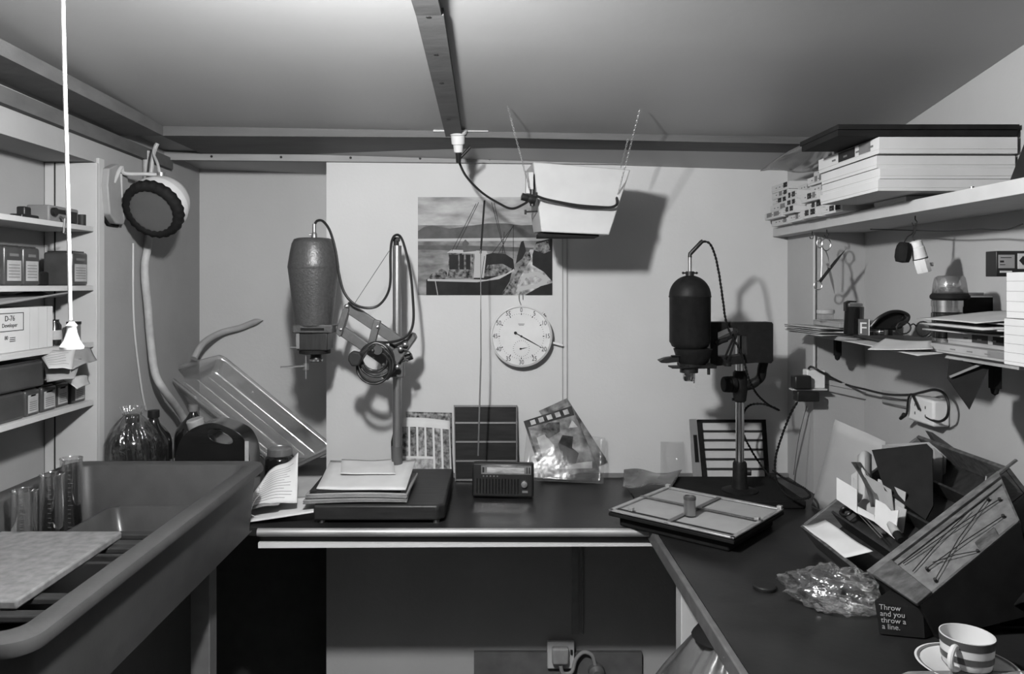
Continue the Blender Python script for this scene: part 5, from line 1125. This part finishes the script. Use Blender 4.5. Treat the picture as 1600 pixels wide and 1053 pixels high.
qd = ((1378, 609), (1440, 618), (1440, 640), (1378, 628)); g.add([WX(*p, XR - .006) for p in qd] + [WX(*p, XR) for p in qd], [(3, 2, 1, 0), (4, 5, 6, 7), (0, 1, 5, 4), (1, 2, 6, 5), (2, 3, 7, 6), (3, 0, 4, 7)])
g.build('trunking_strip', RWALL, tk)
g = G(); g.tube([W(1277, 598, 2.242), W(1374, 617, 2.242), WX(1380, 618, XR - .007), WX(1440, 632, XR - .007)], .0009, 5).tube([W(1280, 608, 2.242), W(1374, 629, 2.242), WX(1380, 630, XR - .007), WX(1440, 643, XR - .007)], .0013, 5)
g.build('seam_wire', MGREY, tk)
ds = thing('double_socket', 'white double wall socket at the end of the trunking with a cable wrapped round it', 'socket', tuple(WX(1458, 655, XR)))
qz = [WX(1437, 650, XR), WX(1478, 658, XR), WX(1478, 616, XR), WX(1437, 614, XR)]
y0_, y1_ = qz[1].y, qz[0].y; za, zb2 = qz[0].z, qz[3].z
G().box((XR - .042, y0_ - .02, za - .004), (XR - .001, y1_ - .02, zb2)).build('face_plate', WHITE, ds, bevel=.006, seg=3)
g = G()
for (y, z) in ((.3, .3), (.3, .65), (.7, .3), (.7, .65), (.5, .5)): yy = y0_ - .02 + (y1_ - y0_) * y; zz_ = za + (zb2 - za) * z; g.box((XR - .0426, yy - .003, zz_ - .004), (XR - .0415, yy + .001, zz_ + .003))
g.build('pin_holes', INKG, ds)
cbw = [W(1263, 577, 2.21), W(1268, 573, 2.21), W(1285, 582, 2.2), WX(1320, 600, 1.02), WX(1350, 608, 1.03), WX(1385, 616, 1.04), WX(1420, 617, 1.04), WX(1440, 613, 1.04), WX(1460, 609, 1.04), WX(1475, 615, 1.04), WX(1482, 632, 1.04), WX(1480, 650, 1.04), WX(1470, 658, 1.04), WX(1458, 657, 1.04), WX(1448, 652, 1.04)]
tag(G().tube(spline(cbw, 8), .0032, 8).build('black_flex', BLACK), 'black flex running along the trunking and looped round the double socket', 'flex')
tag(G().tube(spline([WX(1436, 640, 1.03), WX(1428, 622, 1.03), WX(1423, 616, 1.03), WX(1419, 625, 1.03), WX(1417, 645, 1.03), WX(1412, 651, 1.03)], 6), .0028, 8).cyl(WX(1413, 648, 1.03), WX(1407, 654, 1.03), .006, .004).build('flex_end', BLACK), 'short knotted flex end hanging left of the double socket', 'flex')
pv = WX(1275, 480, .928); tag(G().cyl((.9295, 2.243, E + .15), (.9295, 2.243, E - .265), .004, n=8).build('corner_conduit', TRIM), 'thin white conduit dropping down the pier edge to the corner socket', 'conduit')

# ------------------------------------------------------------------ wooden drawer tray leaning against the right wall
O = Vector((.702, 1.773, E - .557)); uv = Vector((0, -1, 0)); vv = Vector((.261, 0, .201)).normalized(); wv = Vector((vv.z, 0, -vv.x))  # wv: into the tray
LU, LV, DP = .314, .345, .062
dt = thing('drawer_tray', 'worn wooden drawer with compartments propped up against the right wall', 'drawer', (.85, 1.62, BT))
def tq(u, v, w): return O + uv * u + vv * v + wv * w
def tb_(g, u0, u1, v0, v1, w0, w1, mi=0):
    P = [tq(u, v, w) for w in (w0, w1) for (u, v) in ((u0, v0), (u1, v0), (u1, v1), (u0, v1))]
    return g.add(P, [(0, 1, 2, 3), (7, 6, 5, 4), (0, 4, 5, 1), (1, 5, 6, 2), (2, 6, 7, 3), (3, 7, 4, 0)], mi)
tb_(G(), 0, LU, 0, LV, DP - .005, DP).build('bottom_panel', WOODD, dt)
tb_(G(), 0, LU, 0, .008, 0, DP - .006).build('side_panel', WOOD, dt, bevel=.001)
tb_(G(), 0, LU, LV - .008, LV, 0, DP - .006).build('side_panel', WOOD, dt, bevel=.001)
tb_(G(), 0, .010, .009, LV - .009, 0, DP - .006).build('end_panel', WOODL, dt, bevel=.001)
tb_(G(), LU - .014, LU, .009, LV - .009, 0, DP - .006).build('end_panel', WOOD, dt, bevel=.001)
tb_(G(), LU - .004, LU + .001, .0, LV + .02, -.004, .0).build('edge_strip', WOODL, dt)
for v in (.075, .165, .255): tb_(G(), .011, LU - .015, v, v + .005, .012, DP - .006).build('divider', WOODD, dt)
sp = thing('support_box', 'dark wooden box holding up the leaning drawer by the right wall', 'box', (1.0, 1.62, BT))
G().box((.985, 1.475, BT + .0015), (1.075, 1.75, BT + .105)).build('box_body', WOODD, sp, bevel=.002)
G().box((.983, 1.473, BT + .085), (1.077, 1.752, BT + .09)).build('lid_seam', BLACKM, sp)
# envelopes and cards in it
def upright(name, u0, u1, v, w0, hgt, tilt, mt, lab, cat='card', th=.0015, skew=0, grp='cards and envelopes in the drawer'):
    a, b = tq(u0, v, w0), tq(u1, v, w0); up = (Vector((-.20 + tilt, 0, 1))).normalized() * hgt
    P = [a, b, b + up + uv * skew, a + up + uv * skew]; n_ = (P[1] - P[0]).cross(P[3] - P[0]).normalized() * th
    ob = G().add(P + [p + n_ for p in P], [(0, 3, 2, 1), (4, 5, 6, 7), (0, 1, 5, 4), (1, 2, 6, 5), (2, 3, 7, 6), (3, 0, 4, 7)]).build(name, mt); return tag(ob, lab, cat, grp)
def cardpx(name, pts, mt, lab, cat='card', th=.0016, grp='cards and envelopes in the drawer', curl=0):
    P = [W(a, b, Y) for a, b, Y in pts]; n_ = (P[1] - P[0]).cross(P[-1] - P[0]).normalized(); n_ = n_ if n_.y > 0 else -n_
    n = len(P); ob = G().add(P + [p + n_ * th for p in P], [tuple(range(n))[::-1], tuple(range(n, 2 * n))] + [(k, (k + 1) % n, n + (k + 1) % n, n + k) for k in range(n)]).build(name, mt)
    return tag(ob, lab, cat, grp)
cardpx('index_card', [(1307, 780, 1.70), (1339, 802, 1.655), (1339, 765, 1.655), (1307, 746, 1.70)], PAPER, 'small white card standing at the left of the envelopes in the drawer')
cardpx('envelope', [(1330, 790, 1.72), (1400, 830, 1.60), (1392, 765, 1.60), (1340, 735, 1.72), (1330, 742, 1.73)], PAPER2, 'buff envelope standing behind the white cards in the drawer', 'envelope')
cardpx('envelope', [(1363, 792, 1.66), (1410, 820, 1.58), (1415, 769, 1.58), (1372, 748, 1.66)], PAPER2, 'wide pale envelope with notched edge in the middle of the drawer', 'envelope')
cardpx('paper_strip', [(1336, 800, 1.66), (1366, 815, 1.62), (1366, 805, 1.62), (1338, 790, 1.66)], PAPER, 'low white paper strip showing in front of the envelopes')
cardpx('envelope', [(1366, 815, 1.61), (1398, 842, 1.555), (1404, 797, 1.555), (1392, 798, 1.57), (1383, 788, 1.60), (1368, 780, 1.61)], PAPER, 'white torn envelope nearest the front of the drawer', 'envelope')
cardpx('envelope', [(1398, 836, 1.59), (1411, 832, 1.57), (1416, 796, 1.57), (1402, 790, 1.59)], PAPER2, 'narrow pale envelope at the right of the torn envelope', 'envelope')
g = G().patch(lambda u, v: W(1330 + 30 * v + 14 * u + 6 * math.sin(3 * v), 722 + 70 * v, 1.71 - .08 * v + .01 * math.sin(u * 3)), 4, 8)
tag(g.build('curled_negative', nmat('curled_film', .07, .25, var=.6, scale=20), solid=.001), 'curled dark strip of negatives standing among the envelopes', 'negatives')
g = G().patch(lambda u, v: W(1340 + 22 * u, 712 + 75 * v - 8 * math.sin(3 * u), 1.735 - .06 * v - .01 * math.sin(u * 3)), 6, 6)
tag(g.build('crumpled_paper', PAPER2, solid=.001), 'crumpled buff paper behind the curled negatives', 'paper')
cardpx('black_folder', [(1382, 765, 1.62), (1446, 812, 1.53), (1458, 790, 1.55), (1457, 702, 1.60), (1448, 693, 1.62), (1362, 703, 1.70)], BLACKM, 'large black folder standing upright in the drawer', 'folder', th=.004)
cardpx('grey_folder', [(1380, 760, 1.72), (1470, 800, 1.62), (1473, 712, 1.66), (1460, 700, 1.68), (1378, 695, 1.76)], MGREY, 'dark grey folder just behind the black folder', 'folder', th=.003)
cardpx('pale_folder', [(1400, 760, 1.76), (1474, 790, 1.66), (1478, 714, 1.69), (1462, 690, 1.71), (1385, 694, 1.78)], CARDG, 'pale folder with a bent corner behind the grey folder', 'folder', th=.002)
tag(sheet('large_paper', [WZ(1268, 790, BT + .003), (.93, 1.87, BT + .006), W(1384, 690, 1.88), W(1305, 655, 2.0)], nmat('dull_sheet', .34, .8, var=.05, scale=10), 'x', amp=.001, thick=.001, n=8), 'large plain sheet leaning on the right wall behind the drawer', 'paper')  # one even pale grey paper tone
# loose things in the front compartments
sheet('torn_paper', [tq(.01, .004, -.002), tq(.22, .006, -.003), tq(.24, .055, .012), tq(.03, .05, .010)], PAPER, 'torn white sheet draped over the lower edge of the drawer', 'paper', amp=.002, thick=.001)
sct = thing('drawer_scissors', 'dark handled scissors lying in the drawer', 'scissors', tuple(tq(.12, .13, .03)))
g = G()
for du, dv in ((.03, .10), (.045, .135)): c = tq(du, dv, .022); g.tube([c + uv * (.018 * math.cos(i * math.pi / 8)) + vv * (.013 * math.sin(i * math.pi / 8)) for i in range(16)], .0035, 8, True)
g.build('handle', BLACK, sct); G().beam(tq(.055, .12, .026), tq(.16, .11, .04), .010, .003).build('blade', STEEL, sct)
br = thing('brush', 'pale handled brush lying across the drawer', 'brush', tuple(tq(.2, .13, .03)))
G().tube([tq(.09, .155, .008), tq(.20, .125, .012)], [.003, .004], 10).build('handle', nmat('brush_wood', .3, .5), br)
G().tube([tq(.20, .125, .012), tq(.235, .115, .016)], [.008, .0095], 12).build('ferrule', LGREY, br); G().tube([tq(.235, .115, .016), tq(.255, .11, .02)], [.009, .0075], 12).build('bristles', BLACKM, br)
tag(G().tube([tq(.07, .11, .02), tq(.20, .092, .022), tq(.20, .097, .022), tq(.072, .116, .02)], .001, 6).build('wire_clip', STEEL), 'thin steel wire clip lying beside the brush in the drawer', 'clip')
# dark boxes behind
db = thing('dark_box', 'dark lidded box with a sloping top standing behind the folders', 'box', (.97, 1.80, BT))
yk = 1.84
G().prism([(p[0] - 1500, -(p[1] - 770)) for p in ((1468, 760), (1470, 712), (1490, 708), (1533, 718), (1533, 760))], W(1500, 770, 1.70), X * 1.70 / F, Z * 1.70 / F, Y_, .07).build('box_body', nmat('dark_case', .03, .35, var=.3, scale=20), db, bevel=.004)
G().prism([(p[0] - 1500, -(p[1] - 770)) for p in ((1452, 674), (1458, 676), (1500, 706), (1530, 717), (1533, 722), (1470, 718), (1468, 700))], W(1500, 770, 1.72), X * 1.72 / F, Z * 1.72 / F, Y_, .02).build('open_lid', nmat('dark_lid', .05, .3, var=.3), db, bevel=.002)
G().lathe([(.006, 0), (.006, .006), (.0001, .007)], W(1498, 708, 1.70), (0, -.3, 1), 14).build('catch', BLACKM, db)
# second wooden box with criss-cross strings
r0, r1, r2, r3 = Vector((.695, 1.44, E - .532)), Vector((.955, 1.44, E - .362)), Vector((.907, 1.325, E - .41)), Vector((.737, 1.325, E - .556))
r0 = W(1362, 893, 1.43); r1 = W(1562, 741, 1.45); r2 = W(1594, 815, 1.335); r3 = W(1438, 946, 1.325)
bx2 = thing('strung_box', 'tilted wooden box with dark strings criss-crossed over its pale panel', 'box', (.85, 1.38, BT))
down = Vector((.05, .0, -.16)); fz = lambda p: Vector((p.x + .03, p.y, max(BT + .002, p.z - .16)))
low = [fz(p) for p in (r0, r1, r2, r3)]
G().add([r0, r1, r2, r3] + low, [(0, 4, 5, 1), (1, 5, 6, 2), (2, 6, 7, 3), (3, 7, 4, 0), (7, 6, 5, 4)]).build('box_sides', BLACKM, bx2)
def rq(u, v, d=0): p = r0.lerp(r1, u).lerp(r3.lerp(r2, u), v); nn = (r1 - r0).cross(r3 - r0).normalized(); nn = nn if nn.z > 0 else -nn; return p + nn * d
def rs(u0, u1, v0, v1, d0, d1): 
    P = [rq(u, v, d) for d in (d0, d1) for (u, v) in ((u0, v0), (u1, v0), (u1, v1), (u0, v1))]
    return P, [(0, 1, 2, 3), (7, 6, 5, 4), (0, 4, 5, 1), (1, 5, 6, 2), (2, 6, 7, 3), (3, 7, 4, 0)]
G().add(*rs(.0, 1, .0, 1, -.004, 0)).build('top_panel', nmat('grey_panel', .12, .6, var=.25, scale=60, bump=.1), bx2)
G().add(*rs(-.02, 1.0, -.03, .10, -.01, .007)).add(*rs(-.02, 1.0, .13, .22, 0, .004)).build('edge_rail', WOODL, bx2, bevel=.001)
G().add(*rs(-.02, .13, .10, 1.0, .0005, .009)).build('end_rail', WOOD, bx2, bevel=.0015)
G().add(*rs(.985, 1.0, .22, 1.0, 0, .004)).add(*rs(.13, .985, .96, 1.0, 0, .003)).add(*rs(.62, .80, .78, .97, 0, .003)).build('worn_patch', WOOD, bx2)
g = G()
for a, b in (((.16, .28), (.93, .45)), ((.24, .62), (.90, .75)), ((.22, .86), (.86, .30)), ((.30, .60), (.60, .95)), ((.16, .50), (.72, .26))): g.tube([rq(*a, .005), rq((a[0] + b[0]) / 2, (a[1] + b[1]) / 2, .008), rq(*b, .005)], .0009, 5)
g.build('string', INK, bx2)
for a in ((.93, .45), (.90, .75), (.86, .30), (.24, .62), (.60, .95), (.22, .86)): G().cyl(rq(*a, .001), rq(*a, .007), .0028, n=10).build('pin', DGREY, bx2)
gc = thing('glass_strips', 'long clear edged strip standing up behind the strung box', 'strip', tuple(W(1550, 800, 1.47)))
G().add([W(1540, 742, 1.52), W(1560, 734, 1.50), W(1552, 800, 1.48), W(1530, 796, 1.50)] + [W(1540, 742, 1.53), W(1560, 734, 1.51), W(1552, 800, 1.49), W(1530, 796, 1.51)], [(0, 1, 2, 3), (7, 6, 5, 4), (0, 4, 5, 1), (1, 5, 6, 2), (2, 6, 7, 3), (3, 7, 4, 0)]).build('glass_pane', GLASS, gc)
G().tube([W(1560, 735, 1.50), W(1551, 802, 1.48)], .0016, 6).tube([W(1541, 744, 1.52), W(1534, 796, 1.50)], .0012, 6).build('glass_edge', LGREY, gc)
# black bag and dark book with text
cbg = thing('black_bag', 'soft black bag slumped beside the strung box at the right edge', 'bag', (1.0, 1.3, BT))
G().patch(lambda u, v: Vector((.90 + .175 * u, 1.17 + .20 * v, BT + .004 + .155 * (math.sin(math.pi * min(1, max(0, u * .9 + .08))) ** .5) * (math.sin(math.pi * v) ** .6) * (1 + .06 * math.sin(9 * u + 5 * v)))), 20, 20).build('bag_body', nmat('black_cloth', .011, .8, var=.3, scale=30, bump=.4), cbg, solid=.004)
G().tube(spline([(.93, 1.16, BT + .01), (.96, 1.13, BT + .02), (1.01, 1.12, BT + .012), (1.05, 1.15, BT + .01)], 6), .006, 8).build('strap', BLACKM, cbg)
bk = thing('black_box', 'low black box with pale lettering beginning Throw in front of the strung box', 'box', (.72, 1.27, BT))
P = [WZ(1374, 991, BT + .003), WZ(1445, 998, BT + .003), WZ(1560, 960, BT + .003), WZ(1440, 930, BT + .003)]
Tt = [W(1366, 938, P[0].y + .012), W(1442, 952, P[1].y + .012), None, None]
Tt[2] = P[2] + Z * .05; Tt[3] = Vector((P[3].x, P[3].y, Tt[0].z))
G().add(P + Tt, [(3, 2, 1, 0), (4, 5, 6, 7), (0, 1, 5, 4), (1, 2, 6, 5), (2, 3, 7, 6), (3, 0, 4, 7)]).build('box_body', BLACKM, bk, bevel=.001)
g = G(); uu = (P[1] - P[0]).normalized(); v2 = (Tt[0] - P[0]); v2 = (v2 - uu * v2.dot(uu)).normalized()
for k, tx in enumerate(('Throw', 'and you', 'throw a', 'a line.')): g.text(tx, P[0].lerp(Tt[0], .82 - k * .19) + uu * .006, uu, v2, .0125, .001, align='LEFT')
g.build('lettering', LGREY, bk)
# crumpled clear bag
pb = WZ(1308, 952, BT); rr_ = random.Random(11)
from mathutils import noise
def blob(u, v):
    a, b = 2 * math.pi * u, math.pi * (v - .5) ; d = Vector((math.cos(a) * math.cos(b), math.sin(a) * math.cos(b), math.sin(b)))
    n_ = noise.noise(d * 2.2 + Vector((3, 1, 7))) * .35 + noise.noise(d * 6) * .16 + abs(noise.noise(d * 13)) * .10
    r_ = 1 + n_; x = d.x * .080 * r_ * (1.0 + .12 * d.y); y = d.y * .060 * r_ * (1 - .25 * d.x * (d.x > 0)); z = max(0.001, .027 + d.z * .032 * r_)
    return Vector((pb.x + x, pb.y + y - .2 * x, BT + .0015 + z * 1.25))
cbag = G().patch(blob, 64, 36).build('clear_plastic_bag', clear_mat('crumpled_film', .93, .45, .16, bump=.8, bscale=45, frost=.02), angle=80); tag(cbag, 'crumpled clear plastic bag lying on the side bench', 'plastic bag')
cp_ = WZ(1195, 921, BT); tag(G().lathe([(.0001, 0), (.0225, 0), (.023, .002), (.023, .006), (.021, .008), (.0001, .008)], cp_ + Z * .0015, n=40).build('lens_cap', BLACK), 'round black lens cap lying on the side bench', 'cap')
# cup and saucer
cpx = Vector(((1511 - VX) * 1.20 / F, 1.20, BT + .0015))
sa = thing('saucer', 'striped saucer under the tea cup on the side bench', 'saucer', tuple(cpx))
G().lathe([(.0001, .003), (.024, .003), (.030, .005), (.058, .013), (.071, .019), (.0725, .0185), (.06, .009), (.032, 0), (.0001, 0)], cpx, n=56).build('dish', PAPER, sa, angle=60)
G().lathe([(.0655, .0170), (.069, .0184)], cpx + Z * .0006, n=56, cap=False).build('stripe', MGREY, sa)
cu = thing('tea_cup', 'tea cup with broad dark and white stripes standing in the saucer', 'cup', tuple(cpx + Z * .004))
cz = cpx + Z * .0042
G().lathe([(.0001, 0), (.022, 0), (.026, .004), (.034, .016), (.0365, .030), (.0385, .061), (.0370, .061), (.0350, .030), (.030, .014), (.0001, .006)], cz, n=56).build('cup_body', PAPER, cu, angle=60)
for h0_, h1_, ra_, rb__ in ((.048, .060, .0378, .0386), (.026, .036, .0362, .0370), (.009, .016, .0292, .0345)): G().lathe([(ra_ + .0004, h0_), (rb__ + .0004, h1_)], cz, n=56, cap=False).build('stripe', nmat('cup_stripe', .06, .3), cu)
hd = Vector((-.80, -.60, 0))
G().tube(spline([cz + hd * .035 + Z * .050, cz + hd * .048 + Z * .052, cz + hd * .058 + Z * .040, cz + hd * .054 + Z * .024, cz + hd * .034 + Z * .016], 6), .0045, 10).build('handle', PAPER, cu)
# spoon-dark bundle at the very front
tag(sheet('dark_newspaper', [WZ(1385, 1060, BT + .012), WZ(1610, 1075, BT + .012), WZ(1640, 1049, BT + .02), WZ(1420, 1049, BT + .02)], MGREY, 'x', thick=.003, amp=.001), 'edge of a grey folded paper at the near end of the side bench', 'paper')
# bin bag under the bench
def bagf(u, v):
    a = 2 * math.pi * u; r_ = (.030 + .135 * min(1, v * 3.2) ** .75) * (1 + .10 * math.sin(7 * a + 5 * v) + .05 * math.sin(17 * a + 9 * v))
    return Vector((.475 + math.cos(a) * r_ * .95, 1.50 + math.sin(a) * r_ * 1.3, BT - .036 - .60 * v + .012 * math.sin(3 * a) * v))
bb_ = thing('plastic_sack', 'crinkled grey plastic sack hanging under the side bench edge', 'sack', (.475, 1.50, BT - .64))
G().patch(bagf, 80, 40).build('sack_body', nmat('crinkled_sack', .09, .3, var=.5, scale=18, bump=.9, bscale=24, stretch=(1, 1, .4)), bb_, angle=80)
G().cyl((.445, 1.50, BT - .075), (.445, 1.50, BT - .034), .062, .03).build('dark_mouth', BLACKM, bb_)
